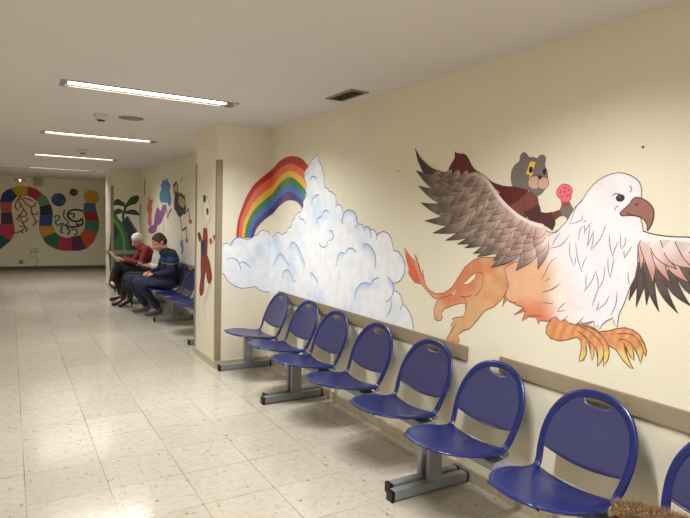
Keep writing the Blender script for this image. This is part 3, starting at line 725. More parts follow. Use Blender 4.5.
P_.stroke(T(590,165,7.5,(165,232),(195,215),(228,222),(245,235)), (84, 74, 86), .005, smooth=3, taper=True)
part(P_, 'eye', 'round dark eye')
# near wing
P_ = Paint(RWALL, 92)
tips = [(415.3,148.3),(416,170.3),(418.3,185.7),(421,202.8),(425,220.6),(433,233),(445.7,240.5),(457.4,244.3),(465,247.8),(473.4,253.6),(477.5,256.7),(493.3,260.7),(491.3,267.7),(500,265.5),(516,270.7),(538,269.3)]
lead = [(439,170.5),(450,173.3),(463.3,175),(474,172.7),(480.7,173.7),(487.3,178.3),(494,187),(500.7,196.5),(507,203.6),(516,211.7),(522,216),(529.3,219.9),(536,222.5),(541,224.5),(543,226),(545,229)]
P_.poly([(436,178),(439.3,170.8),(450,173.3),(463.3,175),(474,172.7),(480.7,173.7),(487.3,178.3),(494,187),(500.7,196.5),(507,203.6),(516,211.7),(522,216),(529.3,219.9),(536,222.3),(543,224),(546,230),(544.4,245),(540,262),(530,262),(516,262),(500,258),(487,249),(472,240),(458,232),(448,222),(442,210),(438,198),(436,187)], lambda v: mixc((112, 94, 84), (226, 204, 200), sstep(440, 545, proj(v)[0]+(230-proj(v)[1])*.35)), fine=.05)
def wc(p, dark):
    f = sstep(430, 545, p[0]); 
    return mixc(mixc((78, 68, 60), (156, 114, 106), f), mixc((170, 150, 132), (244, 222, 218), f), 1-dark)
bases = [(452,177),(456,187),(460,198),(462,208),(468,212),(474,218),(481,222),(488,228),(493,231),(500,236),(505,238),(513,240),(518,244),(522,240),(535,240),(542,238)]
order = list(range(len(tips)))
P_.poly(catmull([(415.3,148.3),(420.7,157.7),(430,166.7),(439.3,171),(450,173.5),(456,176)], 4)+[(452,188),(440,184),(430,179.5),(422.5,171),(417.8,160)], lambda v: mixc((64, 56, 52), (122, 104, 94), sstep(424, 450, proj(v)[0])), line=(62, 50, 46), lw=.003, fine=.03)
for i in order:
    bend = 4 if i < 5 else 2.5
    if i == 0: continue
    leaf(P_, tips[i], bases[i], [15,16,15,15,14,13,12,11,11,12,11,13,14,13,17,12][i], mixc((66, 58, 54), (122, 92, 88), sstep(470, 540, tips[i][0])), wc(bases[i], .0), bend, line=(62, 50, 46), lw=.003)
def curve(P, t):
    t *= len(P)-1; i = min(len(P)-2, int(t)); f = t-i; return (P[i][0]+(P[i+1][0]-P[i][0])*f, P[i][1]+(P[i+1][1]-P[i][1])*f)
random.seed(5)
for r, (f0, n, ln, wd) in enumerate(((.20, 12, .38, 13.5), (.37, 13, .35, 12.5), (.54, 14, .31, 11), (.69, 15, .26, 9), (.81, 17, .2, 7))):
    for k in range(n):
        t_ = (k+.5*(r % 2)+.3)/n
        if t_ > .985 or t_ < .07: continue
        a, b = curve(tips, t_), curve(lead, t_)
        f1 = f0+random.uniform(-.02, .02)
        tip = (a[0]+(b[0]-a[0])*f1, a[1]+(b[1]-a[1])*f1)
        bs = (a[0]+(b[0]-a[0])*(f1+ln), a[1]+(b[1]-a[1])*(f1+ln))
        L_ = math.hypot(bs[0]-tip[0], bs[1]-tip[1]); sc_ = 14/max(L_, 1) if L_ < 14 else 1
        bs = (tip[0]+(bs[0]-tip[0])*sc_, tip[1]+(bs[1]-tip[1])*sc_)
        if f1+ln*sc_ > 1.02: continue
        leaf(P_, tip, bs, wd*random.uniform(.9, 1.15), wc(tip, .95), wc(bs, .1), random.uniform(1, 2.6), line=(92, 70, 64), lw=.0028, n=7)
P_.poly([(463.3,175),(474,172.2),(480.7,173.2),(487.3,177.8),(494,186.5),(500.7,196),(507,203.2),(516,211.3),(522,215.6),(529.3,219.5),(536,222),(543,223.6),(547,228),(541,228),(531,224.6),(521,219.5),(512,212.6),(504,205.6),(497,197.6),(491,188.5),(486,182),(480,176.8),(472,175.4)], lambda v: mixc((176, 156, 136), (236, 224, 218), sstep(470, 505, proj(v)[0])), fine=.04)
P_.stroke([(415.3,148.3),(420.7,157.7),(430,166.7),(439.3,171),(450,173.8),(463.3,175),(474,172.2),(480.7,173.2),(487.3,177.8),(494,186.5),(500.7,196),(507,203.2),(516,211.3),(522,215.6),(529.3,219.5),(536,222),(543,223.6)], (90, 72, 62), .0035, smooth=3)
part(P_, 'near_wing', 'large brown feathered wing')

# ---- cat riding the griffin
G = thing('cat_painting', (WX-.002, 2.3, 1.75), 'painted grey cat in a maroon cape riding the griffin and holding a pink treat', 'mural')
MRN, DKM, LTM, GRY = (98, 40, 42), (84, 52, 52), (128, 72, 68), (122, 114, 110)
P_ = Paint(RWALL, 24)
P_.poly([(455.2,151.6),(457,153.4),(460,153.7),(464,154),(467,156),(469.3,160),(471.6,165),(474.5,169),(479.3,172.6),(474,175),(463,176.5),(449.3,174.5),(448.9,169),(450.6,165.5),(452.7,162),(455,158)], MRN, line=(80, 34, 36), lw=.004)
P_.stroke([(471.6,165),(474.5,169),(479.3,172.3),(485,176),(490.7,181)], (70, 60, 46), .004, smooth=3)
P_.poly([(489.5,180),(494,183),(502.7,185.9),(509,186.6),(516,186.4),(522,187.6),(529,190),(526,194.5),(520,200),(512,207),(506,206),(496,193)], MRN, line=(80, 34, 36), lw=.003)
P_.poly([(527.5,190.5),(524,195.7),(518,201),(508,207),(516,214),(526,219),(532,208)], LTM)
part(P_, 'cape', 'maroon cape')
P_ = Paint(RWALL, 30)
P_.poly([(524,212),(527,210.5),(532,207),(538.7,203.5),(540.2,208),(541,212.3),(546,213.2),(552,212.3),(554.6,218),(555.4,224),(552.6,230.4),(547,226.5),(540,223.5),(530,220)], DKM, line=(60, 36, 38), lw=.003)
P_.poly([(524,196),(526.6,192.6),(530.6,191),(535.6,193.4),(538,198),(538.8,203.8),(533,207.4),(527.2,211),(524.6,207),(523,201)], LTM, line=(100, 54, 52), lw=.003)
P_.poly([(551.6,212.6),(556,211),(561,209.4),(563,215),(558.5,217.5),(554.7,221)], (112, 66, 62))
P_.poly([(559.8,210.6),(562,205),(566,204),(570.2,203),(572.4,207.5),(574,211.7),(572,216.3),(569.5,218.6),(567.8,221),(566.4,217),(562,215)], (120, 112, 106), line=(90, 82, 78), lw=.003)
part(P_, 'arm', 'outstretched arm with grey paw')
P_ = Paint(RWALL, 40)
P_.poly([(511.3,175.7),(512,170.5),(515.5,164.6),(519.6,161.3),(520.4,156.5),(522,153.6),(524.7,152.5),(527.4,154.6),(529.5,157.6),(533.3,157.2),(537.4,158.6),(539.4,156),(542,155),(544.6,155.8),(546,159.7),(544.9,165),(547,170.5),(548,177.5),(547.4,184),(544.4,190),(541,193.8),(536.6,196),(530.6,191),(521,188),(513.3,186.2),(511.5,181)], GRY, smooth=2, line=(92, 84, 80), lw=.003)
P_.stroke(T(500,145,7.5,(172,112),(185,92),(200,110)), (92, 84, 80), .004, smooth=2)
for c, r in (((535.3,182.4),(.046,.034)), ((543.4,183.2),(.034,.031))): P_.dot(Vector(at(*c, 0, WX)), r, (206, 172, 156), line=(110, 92, 84), lw=.003)
P_.poly(T(500,145,7.5,(280,230),(318,232),(300,262)), (52, 44, 44), smooth=2)
P_.poly(T(500,145,7.5,(228,120),(271,126),(246,208),(253,212),(216,262),(224,224),(194,217)), (238, 196, 88), line=(130, 106, 60), lw=.003)
for c, r in (((531,169.8),(.014,.017)), ((544.6,171.6),(.012,.016))): P_.dot(Vector(at(*c, 0, WX)), r, (48, 42, 44))
part(P_, 'head', 'round grey head with a yellow bolt over one eye')
P_ = Paint(RWALL, 44)
P_.poly([(561,200.5),(562.5,207),(569.5,206),(570,200.5)], (150, 70, 74))
P_.poly([(565,184),(569,185),(571.6,188),(572.6,191.5),(571.6,194.6),(571,199),(567.5,202),(563,202.2),(560.4,199),(557.4,196),(556.8,191.5),(559,187),(562,184.6)], (232, 112, 132), smooth=3, line=(170, 74, 92), lw=.003)
for a, b in (((561,191),(560.2,193.4)),((565.2,190.6),(564,192.8)),((569,189),(568.4,191)),((562,196),(561,198)),((566.4,195),(567.8,196.6)),((570,194),(569.4,196.6)),((564.6,187.4),(566,188.6))): P_.stroke([a, b], (160, 60, 84), .006)
part(P_, 'pink_treat', 'pink dotted frozen treat')

# ---- thin figure painted on the pillar side
PG = thing('thin_figure_painting', (PX-.002, 5.7, 1.2), 'tall thin painted figure with red trousers on the side of the pillar', 'mural')
P_ = Paint(PWALL)
q = lambda *p: T(190, 180, 3.46, *p)
P_.poly(q((50,60),(58,58),(66,75),(72,110),(70,130),(62,150),(56,165),(50,155),(50,135),(44,110),(44,80)), (236, 230, 214), smooth=2, line=(84, 72, 66), lw=.006)
P_.poly(q((46,52),(54,56),(55,72),(48,78)), (50, 40, 40), smooth=2); P_.poly(q((57,98),(64,100),(64,118),(59,120)), (50, 40, 40), smooth=2)
P_.poly(q((46,165),(60,168),(62,200),(60,262),(36,262),(44,200)), (150, 54, 48), smooth=1); P_.poly(q((30,200),(40,195),(38,262),(30,262)), (232, 226, 210)); P_.poly(q((37,210),(54,205),(54,262),(38,262)), (54, 56, 70))
P_.poly(q((26,185),(34,180),(42,205),(32,215)), (90, 44, 44))
P_.poly(q((38,264),(62,264),(74,315),(76,345),(66,360),(58,340),(56,315),(50,345),(48,385),(38,402),(32,380),(38,330)), (134, 56, 48), smooth=2, line=(90, 44, 40), lw=.004)
for a in (q((66,362),(56,400),(48,432),(54,475)), q((74,350),(62,400),(54,430)), q((34,402),(30,440),(28,480),(34,510)), q((64,215),(72,205),(78,190)), q((68,225),(78,215),(88,200))): P_.stroke(a, (120, 104, 96), .006, smooth=3)
for a in (q((66,205),(74,200),(78,215),(70,225)), q((80,190),(88,190),(88,205),(82,208))): P_.poly(a, (176, 78, 84))
o = P_.done('painted_figure', PG); o.location = -PG.location

# ---- recess, side wall: blue haired figure, coral, climbing figure
def solo(P, name, label, cat='mural'):
    o = P.done(name); return tag(o, label, cat)
q = lambda *p: T(140, 165, 11.5, *p); q2 = lambda *p: T(140, 205, 11.5, *p)
P_ = Paint(AWALL)
P_.poly(q2((205,22),(238,68),(262,0),(300,0),(296,60),(286,110),(262,160),(240,215),(200,240),(185,310),(130,330),(95,305),(110,250),(160,222),(168,140),(185,60)), (146, 92, 142), smooth=2)
P_.stroke(q2((295,0),(310,80),(316,150),(335,90),(360,50)), (150, 86, 116), .05, smooth=3)
P_.poly(q((252,165),(285,180),(300,165),(312,150),(325,190),(350,225),(345,275),(338,290),(352,340),(358,440),(335,475),(318,430),(300,440),(262,430),(250,445),(225,385),(228,320),(250,275),(235,235),(258,200)), (84, 132, 164), smooth=2)
P_.stroke(q2((268,160),(272,310)), (110, 90, 90), .02)
solo(P_, 'shaggy_figure_painting', 'painted purple figure with shaggy blue hair on the recess wall')
P_ = Paint(AWALL)
P_.poly(q2((85,0),(100,-60),(95,-90),(112,-100),(118,-50),(140,-70),(150,-40),(135,0),(142,60),(130,120),(135,220),(110,245),(90,200),(100,120),(80,60)), (206, 110, 96), smooth=2)
solo(P_, 'coral_painting', 'painted coral-red wavy plant behind the seated people')
P_ = Paint(AWALL)
BR = (74, 50, 42)
P_.poly(q2((392,40),(410,-120),(440,-150),(480,-60),(520,-20),(530,50),(500,95),(465,140),(430,110),(410,60)), (66, 52, 62), smooth=2)
P_.poly(q((455,345),(480,360),(520,400),(522,450),(500,500),(460,470),(440,420)), (198, 172, 122), smooth=2, line=BR, lw=.02)
P_.poly(q((385,250),(400,225),(425,210),(440,260),(430,310),(400,340),(385,300)), (190, 164, 118), smooth=2, line=BR, lw=.025)
P_.stroke(q((380,240),(418,190),(430,225)), BR, .03); P_.stroke(q((440,380),(462,322),(515,375),(522,345)), BR, .03)
P_.stroke(q((410,300),(400,380),(395,480)), BR, .04, smooth=3)
P_.stroke(q2((470,90),(515,95),(560,45),(575,165)), (58, 46, 52), .035); P_.stroke(q2((455,120),(470,200),(485,295),(525,265),(530,240),(540,390)), (58, 46, 52), .035)
P_.poly(q2((565,165),(590,170),(598,205),(580,218),(565,200)), (190, 66, 50), smooth=2); P_.poly(q2((525,390),(548,388),(552,425),(538,442),(524,420)), (190, 66, 50), smooth=2)
solo(P_, 'climbing_figure_painting', 'painted dark long-limbed climbing figure with red feet on the recess wall')
P_ = Paint(AWALL)
P_.poly(q2((480,330),(488,400),(502,420),(495,450),(505,500),(490,560),(470,560),(480,500),(462,470),(465,420),(478,400)), (86, 138, 160), smooth=2)
solo(P_, 'blue_sprig_painting', 'small painted blue sprig above the man in navy')
P_ = Paint(AWALL)
for a in ((470,40,478,50),(482,130,490,125),(470,170,484,180),(455,210,462,205),(478,150,488,160)): P_.stroke(q((a[0], a[1]), (a[2], a[3])), (92, 84, 72), .02)
solo(P_, 'mark_painting', 'small grey pencil marks above the climbing figure')
# ---- recess, end wall: leafy plant
P_ = Paint(EWALL)
q = lambda *p: T(105, 165, 6.47, *p)
GN, DG = (58, 88, 56), (40, 66, 58)
P_.poly(q((45,335),(85,345),(110,370),(130,345),(150,330),(165,370),(200,410),(215,440),(235,430),(290,440),(292,800),(40,800)), (54, 62, 78), smooth=2)
P_.poly(q((42,338),(90,350),(128,400),(150,480),(160,560),(150,640),(40,640)), (58, 104, 64), smooth=2)
P_.stroke(q((50,345),(95,400),(120,480),(130,600)), (96, 140, 84), .05, smooth=3)
P_.stroke(q((150,345),(190,410),(215,470),(225,560)), (84, 96, 118), .04, smooth=3)
P_.poly(q((52,520),(90,430),(60,380),(45,360),(40,520)), DG, smooth=1)
P_.stroke(q((120,370),(118,320),(132,275),(112,240)), GN, .05, smooth=3)
for a in (q((130,275),(150,235),(175,208),(212,200),(215,225),(195,248),(160,258)), q((128,310),(165,292),(195,295),(222,322),(180,318)), q((118,262),(100,232),(75,225),(45,258),(80,256)), q((112,300),(90,285),(62,298),(45,320),(85,315))):
    P_.poly(a, GN, smooth=3, line=DG, lw=.02)
P_.poly(q((228,420),(225,260),(235,250),(240,190),(248,230),(258,260),(252,420)), (62, 104, 104), smooth=2)
P_.poly(q((262,400),(268,260),(275,240),(280,300),(278,420)), (76, 112, 112), smooth=2)
solo(P_, 'plant_painting', 'large painted green plant on the end wall beyond the seated people')

# ---- far wall
q = lambda *p: T(0, 175, 5.18, *p)
P_ = Paint(FWALL)
tiles = [((-45,100),(-5,110),(-5,200),(-60,200),(120,90,150)), ((0,140),(5,190),(58,195),(62,140),(206,92,72)), ((5,195),(5,255),(70,252),(60,195),(92,62,92)), ((-10,255),(-8,300),(55,338),(75,300),(72,255),(202,64,104)), ((-60,270),(-60,350),(-30,388),(0,385),(55,340),(-8,300),(30,92,76)),
 ((58,70),(88,110),(62,142),(0,140),(12,98),(34,78),(44,64,122)), ((55,70),(95,58),(145,60),(140,105),(108,110),(88,112),(196,166,50)), ((147,60),(185,72),(217,96),(182,128),(160,112),(142,106),(180,50,66)), ((217,96),(242,118),(260,150),(208,165),(198,142),(182,128),(106,152,110)),
 ((260,150),(270,180),(274,208),(206,210),(208,190),(206,165),(30,56,74)), ((206,210),(274,208),(268,262),(203,260),(50,88,158)), ((203,262),(272,264),(285,290),(222,328),(208,300),(222,158,66)), ((222,328),(285,296),(312,318),(296,386),(258,368),(236,350),(48,116,82)),
 ((312,318),(340,326),(368,322),(370,392),(330,392),(296,386),(196,52,88)), ((368,322),(414,312),(446,382),(410,392),(370,393),(98,52,92)), ((414,312),(438,280),(503,305),(486,345),(447,382),(210,90,60)), ((438,280),(443,236),(512,238),(513,275),(503,305),(78,138,124)),
 ((443,236),(432,190),(500,190),(512,238),(176,40,56)), ((432,190),(436,145),(492,148),(500,190),(74,112,156))]
for tl in tiles: P_.poly(q(*tl[:-1]), tl[-1], line=(120, 100, 84), lw=.012); P_.k -= 1
solo(P_, 'board_game_path_painting', 'winding painted path of coloured squares on the far wall')
P_ = Paint(FWALL, 6)
c = at(91.7, 197.2, 1, FAR); P_.dot(Vector(c), .185, (214, 164, 52), 28, line=(160, 120, 50), lw=.015)
for a in ((88.5,195),(94.5,194.5),(91.6,198.4),(90.4,192.4),(94,199.8),(88.8,199.6)): P_.dot(Vector(at(*a, 1, FAR)), .02, (176, 128, 46), 8)
solo(P_, 'sun_painting', 'round yellow sun painted at the end of the coloured path')
P_ = Paint(FWALL)
c = at(58.7, 199.8, 1, FAR); P_.dot(Vector(c), .175, (52, 78, 140), 28)
P_.poly([(54,197),(57,194.5),(60,196),(58,199),(56,201)], (84, 104, 92), smooth=3); P_.poly([(60,201),(63,199),(64,202),(61,204.5)], (84, 104, 92), smooth=3)
solo(P_, 'blue_planet_painting', 'blue painted planet between the path and the ringed planet')
P_ = Paint(FWALL)
P_.stroke(q((360,95),(380,92),(405,82)), (120, 84, 70), .03); c = at(73.6, 192.3, 1, FAR); P_.dot(Vector(c), .1, (96, 54, 52), 20); P_.stroke(q((368,98),(384,92),(398,86)), (140, 104, 84), .015)
solo(P_, 'ringed_planet_painting', 'small dark red ringed planet painted left of the sun')
P_ = Paint(FWALL)
RD = (160, 84, 66)
for a in (q((105,112),(98,140),(120,175),(105,210),(115,245),(130,270),(110,290),(80,300)), q((108,115),(135,150),(160,165),(165,200),(185,240),(170,262)), q((102,120),(85,135),(80,165),(95,185)), q((120,175),(140,205),(120,215),(90,205)),
          q((115,245),(135,240),(145,220)), q((130,270),(142,280),(132,295)), q((110,290),(118,305)), q((160,165),(180,160),(182,140)), q((165,200),(190,205),(195,190)), q((185,240),(200,242)), q((120,118),(150,125),(170,135)), q((98,140),(110,155),(100,170)), q((105,210),(88,225),(100,240)), q((80,300),(72,298)), q((125,265),(100,268))):
    P_.stroke(a, RD, .034, smooth=3)
solo(P_, 'root_painting', 'red branching roots painted inside the first loop of the path')
P_ = Paint(FWALL)
for a, c_, w_ in ((q((437,190),(400,180),(365,185),(350,210),(372,235),(405,240),(425,228),(428,250),(410,262),(395,250)), (44, 44, 48), .05), (q((350,205),(365,200),(385,205),(378,222)), (44, 44, 48), .04),
                  (q((335,180),(330,215),(355,245),(340,260)), (74, 122, 90), .04), (q((285,225),(290,210),(308,215),(300,235),(285,240),(300,262),(320,250),(340,262)), (84, 132, 120), .045), (q((325,255),(315,290),(325,300)), (84, 120, 130), .05),
                  (q((340,262),(375,270),(415,262),(430,250)), (60, 72, 84), .05), (q((345,270),(360,290),(350,310)), (80, 112, 120), .05), (q((370,280),(395,285),(400,305),(380,310)), (70, 110, 104), .04)):
    P_.stroke(a, c_, w_, smooth=4)
solo(P_, 'tangle_painting', 'tangle of dark and green curls painted inside the second loop')
P_ = Paint(FWALL)
for a in (q((150,375),(160,400),(155,425)), q((165,385),(190,380),(210,390)), q((175,375),(178,405)), q((155,400),(205,398)), q((190,385),(185,415),(160,430)), q((190,430),(195,455),(180,470)), q((178,470),(192,470))):
    P_.stroke(a, (168, 158, 132), .02, smooth=3)
solo(P_, 'scribble_painting', 'faint grey scribbles low on the far wall under the path')

# ------------------------------------------------------------------ people
def V3(*a): return Vector(a)
def frame_of(f, up):
    f = f.normalized(); sd = f.cross(up).normalized(); u = sd.cross(f).normalized()
    return Matrix((f, sd, u)).transposed()           # columns: forward, side, up
def hand(bm, wrist, d, palm_n, curl=.6):
    """palm, four unequal bent fingers and a thumb leaving the side of the palm; d = direction of the fingers"""
    d = d.normalized(); n = palm_n.normalized(); sd = d.cross(n).normalized(); n = sd.cross(d).normalized()
    pc = wrist+d*.045
    ico(bm, pc, (.048, .040, .017), Matrix((d, sd, n)).transposed())
    for k, ln in enumerate((.062, .072, .067, .052)):
        o = wrist+d*.078+sd*(.03-.02*k)
        a = o+(d*math.cos(curl*.5)+n*math.sin(curl*.5))*ln*.5
        b = a+(d*math.cos(curl*1.4)+n*math.sin(curl*1.4))*ln*.5
        chain(bm, [(o-d*.02, .0095), (a, .0088), (b, .0075)], 1)
    t0 = wrist+d*.025+sd*.034; t1 = t0+(d*.6+sd*.7+n*.3).normalized()*.034; t2 = t1+(d*.9+sd*.1+n*.5).normalized()*.028
    chain(bm, [(t0-sd*.012, .0125), (t1, .0105), (t2, .009)], 1)
def figure(label, J, cloth, loc, group=None, female=False):
    t = thing('person', loc, label, 'person', group)
    def fin(o): o.location = -Vector(loc); return o
    hd = frame_of(J['face'], J['headup']); hc = J['head']; hw = .93 if female else 1.
    P = lambda f, s_, u: hc+hd @ V3(f, s_, u)
    pel, che, neck = J['pelvis'], J['chest'], J['neck']
    bm = bmesh.new()
    ico(bm, hc+hd @ V3(-.012, 0, .025), (.098*hw, .078*hw, .098), hd, 3)       # skull
    ico(bm, P(.03, 0, -.035), (.062*hw, .058*hw, .082), hd, 3)                 # face
    ico(bm, P(.052, 0, -.095), (.028, .03, .022), hd)                          # chin
    chain(bm, [(P(.088, 0, .01), .010), (P(.112, 0, -.032), .0135)]); ico(bm, P(.094, 0, -.038), (.012, .02, .010), hd)
    for s_ in (-1, 1):
        ico(bm, P(-.008, s_*.079*hw, -.012), (.018, .008, .031), hd)           # ears
        ico(bm, P(.074, s_*.032, .022), (.016, .024, .008), hd); ico(bm, P(.066, s_*.038, -.03), (.02, .02, .02), hd)
    ico(bm, P(.083, 0, -.066), (.012, .022, .009), hd)                         # lips
    chain(bm, [(P(-.02, 0, -.06), .058), (neck, .056)])
    tors = [(neck+V3(0, 0, -.03), .075), (che+V3(0, 0, .06), .13), (che, .14), ((che+pel)/2, .135), (pel+V3(0, 0, .02), .14)]
    def torso(bm, g):
        for (a, r), (b, q_) in zip(tors, tors[1:]):
            for k in range(5):
                c = a.lerp(b, k/4); r_ = r+(q_-r)*k/4+g
                ico(bm, c, (r_*.82, r_*1.16, max(.06, r_*.7)))
        for S in ('n', 'f'): chain(bm, [(J['sh'+S], .058+g), (neck+V3(0, 0, -.04), .06+g)])
    torso(bm, 0)
    for S in ('n', 'f'):
        chain(bm, [(J['sh'+S], .052), (J['el'+S], .040), (J['wr'+S], .027)])
        hand(bm, J['wr'+S], J['hd'+S], J['pn'+S], J.get('curl', .7))
        chain(bm, [(J['hip'+S], .085), (J['kn'+S], .056), (J['kn'+S].lerp(J['an'+S], .35), .054), (J['an'+S], .034)])
        chain(bm, [(J['an'+S], .035), (J['toe'+S], .027)])
    fin(remeshed('body', bm, 'skin', t, .0085, 3))
    # upper garment
    bm = bmesh.new(); torso(bm, .018); sl = cloth.get('sleeve', 1.)
    for S in ('n', 'f'):
        chain(bm, [(J['sh'+S], .068), (J['el'+S], .055), (J['el'+S].lerp(J['wr'+S], sl*.93), .041)])
    if cloth.get('collar'): chain(bm, [(neck+V3(0, 0, .0), .066), (neck+V3(0, 0, -.04), .07)])
    ico(bm, pel+V3(0, 0, .0), (.15, .19, .07))
    top = fin(remeshed(cloth['top_name'], bm, cloth['top'], t, .011, 3, .012, 9))
    if 'stripe' in cloth:
        for z0, z1, c in cloth['stripe']:
            me = top.data; me.materials.append(M[c]); k = len(me.materials)-1
            for p in me.polygons:
                if z0 < p.center.z < z1: p.material_index = k
    bm = bmesh.new()
    for S in ('n', 'f'):
        chain(bm, [(J['hip'+S], .105), (J['hip'+S].lerp(J['kn'+S], .5), .088), (J['kn'+S], .068), (J['kn'+S].lerp(J['an'+S], .3), .066), (J['kn'+S].lerp(J['an'+S], .9), .052 if not female else .046)])
    ico(bm, pel+V3(0, 0, -.02), (.15, .185, .085))
    fin(remeshed('trousers', bm, cloth['legs'], t, .011, 3, .012, 11))
    for S in ('n', 'f'):
        a, o = J['an'+S], J['toe'+S]; d = (o-a); d = d.normalized(); heel = a-d*.03+V3(0, 0, -.035)
        dn = V3(0, 0, -1) if not J.get('lift'+S) else J['lift'+S]
        bm = bmesh.new()
        if female: chain(bm, [(a.lerp(J['kn'+S], .3), .056), (a, .046)])
        chain(bm, [(a+V3(0, 0, .03 if female else -.005), .047), (a+dn*.03, .042), (a.lerp(o, .55)+dn*.018, .040), (o, .034)])
        sh = fin(remeshed('shoe', bm, cloth['shoe'], t, .008, 2))
        bm = bmesh.new()
        if female:
            cone(bm, a-d*.025+V3(0, 0, -.05), V3(a.x-d.x*.035, a.y-d.y*.035, .002), .02, .009)
            h = obj('heel', bm, 'shoe', sh)
        else:
            b0 = a+dn*.062-d*.035; b1 = o+dn*.030
            chain(bm, [(b0, .014), (b0.lerp(b1, .5), .017), (b1, .016)], 1)
            h = obj('sole', bm, 'sole', sh, True)
    # hair
    bm = bmesh.new()
    ico(bm, hc+hd @ V3(-.022, 0, .042), (.101*hw, .085*hw, .093), hd, 3)
    ico(bm, hc+hd @ V3(-.05, 0, .0), (.072, .081*hw, .092), hd, 3)
    if cloth.get('long'): ico(bm, P(-.06, 0, -.07), (.055, .085, .10), hd)
    for s_ in (-1, 1): chain(bm, [(P(.02, s_*.068*hw, .03), .014), (P(.012, s_*.072*hw, -.0), .009)])
    fin(remeshed('hair', bm, cloth['hair'], t, .007, 2, .008, 40))
    for s_ in (-1, 1):
        bm = bmesh.new(); ico(bm, P(.079, s_*.030, .0), (.008, .013, .007), hd); fin(obj('eye', bm, 'eye', t, True))
    return t
# man in navy sweater, nearest
figure('dark-haired man in navy sweater and jeans looking down, nearest of the seated people', dict(
    pelvis=V3(2.03, 8.5, .515), chest=V3(2.05, 8.5, .83), neck=V3(1.965, 8.5, 1.005), head=V3(1.885, 8.49, 1.11), face=V3(-.80, -.22, -.52), headup=V3(-.3, 0, 1),
    shn=V3(2.03, 8.315, .945), shf=V3(2.02, 8.69, .945), eln=V3(1.99, 8.25, .69), elf=V3(1.96, 8.76, .69), wrn=V3(1.79, 8.40, .645), wrf=V3(1.78, 8.62, .655),
    hdn=V3(-.7, .6, .05), hdf=V3(-.7, -.5, 0), pnn=V3(0, .3, -1), pnf=V3(0, -.3, -1), curl=.9,
    hipn=V3(2.0, 8.41, .52), hipf=V3(2.0, 8.60, .52), knn=V3(1.57, 8.46, .53), knf=V3(1.52, 8.75, .545), ann=V3(1.92, 8.58, .105), anf=V3(1.80, 8.93, .105), toen=V3(1.745, 8.60, .045), toef=V3(1.63, 8.96, .045)),
    dict(top='navy', top_name='sweater', legs='jeans', shoe='sneaker', hair='darkhair', stripe=[(.85, .91, 'stripeblue'), (.80, .82, 'stripegrey')]), (2.0, 8.5, 0), 'people waiting in the recess')
figure('person in a white shirt and black boots, mostly hidden behind the man in navy', dict(
    pelvis=V3(2.05, 9.05, .515), chest=V3(2.07, 9.05, .82), neck=V3(2.04, 9.0, .975), head=V3(1.985, 8.99, 1.07), face=V3(-.85, -.05, -.5), headup=V3(-.3, 0, 1),
    shn=V3(2.04, 8.885, .935), shf=V3(2.04, 9.22, .935), eln=V3(1.99, 8.86, .72), elf=V3(1.98, 9.28, .70), wrn=V3(1.83, 8.99, .715), wrf=V3(1.82, 9.17, .715),
    hdn=V3(-.8, .35, .1), hdf=V3(-.8, -.35, .1), pnn=V3(0, .4, 1), pnf=V3(0, -.4, 1), curl=1.0,
    hipn=V3(2.02, 8.97, .52), hipf=V3(2.02, 9.14, .52), knn=V3(1.60, 9.22, .55), knf=V3(1.60, 9.40, .52), ann=V3(1.68, 9.62, .15), anf=V3(1.60, 9.80, .12), toen=V3(1.52, 9.60, .035), toef=V3(1.45, 9.78, .035)),
    dict(top='whiteshirt', top_name='shirt', legs='blacktrouser', shoe='shoe', hair='darkhair', sleeve=.6), (2.0, 9.05, 0), 'people waiting in the recess', female=True)
figure('white-haired person in a maroon sweater reading, one leg crossed, farthest on the benches', dict(
    pelvis=V3(2.05, 10.24, .515), chest=V3(2.06, 10.24, .80), neck=V3(1.99, 10.25, .955), head=V3(1.915, 10.28, 1.055), face=V3(-.86, -.1, -.5), headup=V3(-.3, 0, 1),
    shn=V3(2.03, 10.06, .905), shf=V3(2.03, 10.44, .905), eln=V3(1.93, 10.0, .68), elf=V3(1.9, 10.5, .68), wrn=V3(1.70, 10.14, .72), wrf=V3(1.69, 10.40, .72),
    hdn=V3(-.8, .3, .1), hdf=V3(-.8, -.3, .1), pnn=V3(0, .5, 1), pnf=V3(0, -.5, 1), curl=.9,
    hipn=V3(2.0, 10.15, .52), hipf=V3(2.0, 10.34, .52), knn=V3(1.58, 10.20, .63), knf=V3(1.58, 10.34, .51), ann=V3(1.47, 10.16, .36), anf=V3(1.66, 10.32, .105), toen=V3(1.50, 9.98, .28), toef=V3(1.49, 10.30, .045)),
    dict(top='maroon', top_name='sweater', legs='blacktrouser', shoe='shoe', hair='greyhair', collar=True), (2.0, 10.24, 0), 'people waiting in the recess')
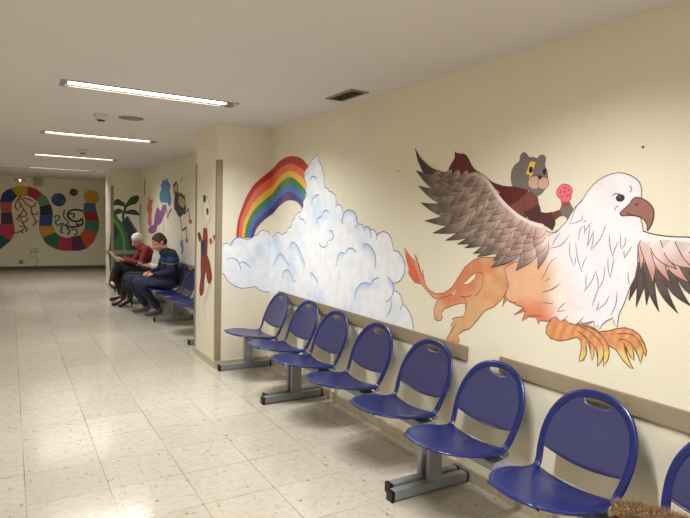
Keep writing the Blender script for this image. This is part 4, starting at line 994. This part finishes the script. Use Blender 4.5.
# things held
t = tag(obj('phone', B(((-.06, -.035, -.004), (.06, .035, .004)), bev=.003), 'black'), 'black phone held by the person in the white shirt', 'phone')
t.location = (1.735, 9.08, .745); t.rotation_euler = (0, math.radians(-30), .1)
bm = bmesh.new()
for s_ in (-1, 1):
    vs = [(0, 0, 0), (.02, s_*.15, .0), (.02, s_*.15, .21), (0, 0, .21)]
    r = bmesh.ops.create_grid(bm, x_segments=1, y_segments=1, size=.5)
    for v, c in zip(sorted(r['verts'], key=lambda v: (v.co.x, v.co.y)), ((0, 0, 0), (0, 0, .21), (.03, s_*.15, 0), (.03, s_*.15, .21))): v.co = V3(*c)
bmesh.ops.solidify(bm, geom=bm.faces[:], thickness=.004)
t = tag(obj('magazine', bm, 'paper'), 'open magazine held by the white-haired person', 'magazine'); t.location = (1.58, 10.27, .69); t.rotation_euler = (0, math.radians(-38), 0)

# ------------------------------------------------------------------ coat with fur trim on the nearest bench's last seat
t = thing('coat', (1.95, 1.0, .42), 'black coat with brown fur trim lying on the last blue seat at the lower right', 'coat')
bm = bmesh.new()
for c, r in (((1.95, .96, .425), (.13, .20, .03)), ((1.90, 1.10, .415), (.10, .14, .022)), ((2.0, .80, .47), (.11, .13, .075)), ((1.86, 1.21, .408), (.07, .09, .018)), ((1.82, .9, .425), (.12, .16, .03))):
    ico(bm, c, r, None, 3)
o = remeshed('cloth', bm, 'coat', t, .012, 3, .02, 9); o.location = -t.location
path = catmull([(1.96, 1.225, .425), (1.97, 1.15, .452), (1.98, 1.07, .462), (1.99, .985, .468), (2.0, .92, .47)], 8)
bm = bmesh.new(); chain(bm, [(Vector(p), .036) for p in path], 1); rnd = random.Random(3)
for k in range(5200):
    u = rnd.random()*(len(path)-1.001); i = int(u); p = Vector(path[i]).lerp(Vector(path[i+1]), u-i)
    a = rnd.uniform(0, 2*PI); tg = (Vector(path[i+1])-Vector(path[i])).normalized()
    s1 = tg.cross(V3(0, 0, 1)).normalized(); s2 = s1.cross(tg)
    d = (s1*math.cos(a)+s2*math.sin(a)); root = p+d*.034
    tip = root+(d+tg*rnd.uniform(-.7, .7)+V3(rnd.uniform(-.3, .3), 0, rnd.uniform(-.2, .4))).normalized()*rnd.uniform(.014, .034)
    wv = d.cross(V3(rnd.random(), rnd.random(), rnd.random())).normalized()*.0011
    bm.faces.new([bm.verts.new(root+wv), bm.verts.new(root-wv), bm.verts.new(tip)])
o = obj('fur_trim', bm, 'fur', t); o.location = -t.location; o['label'] = 'shaggy brown fur trim'
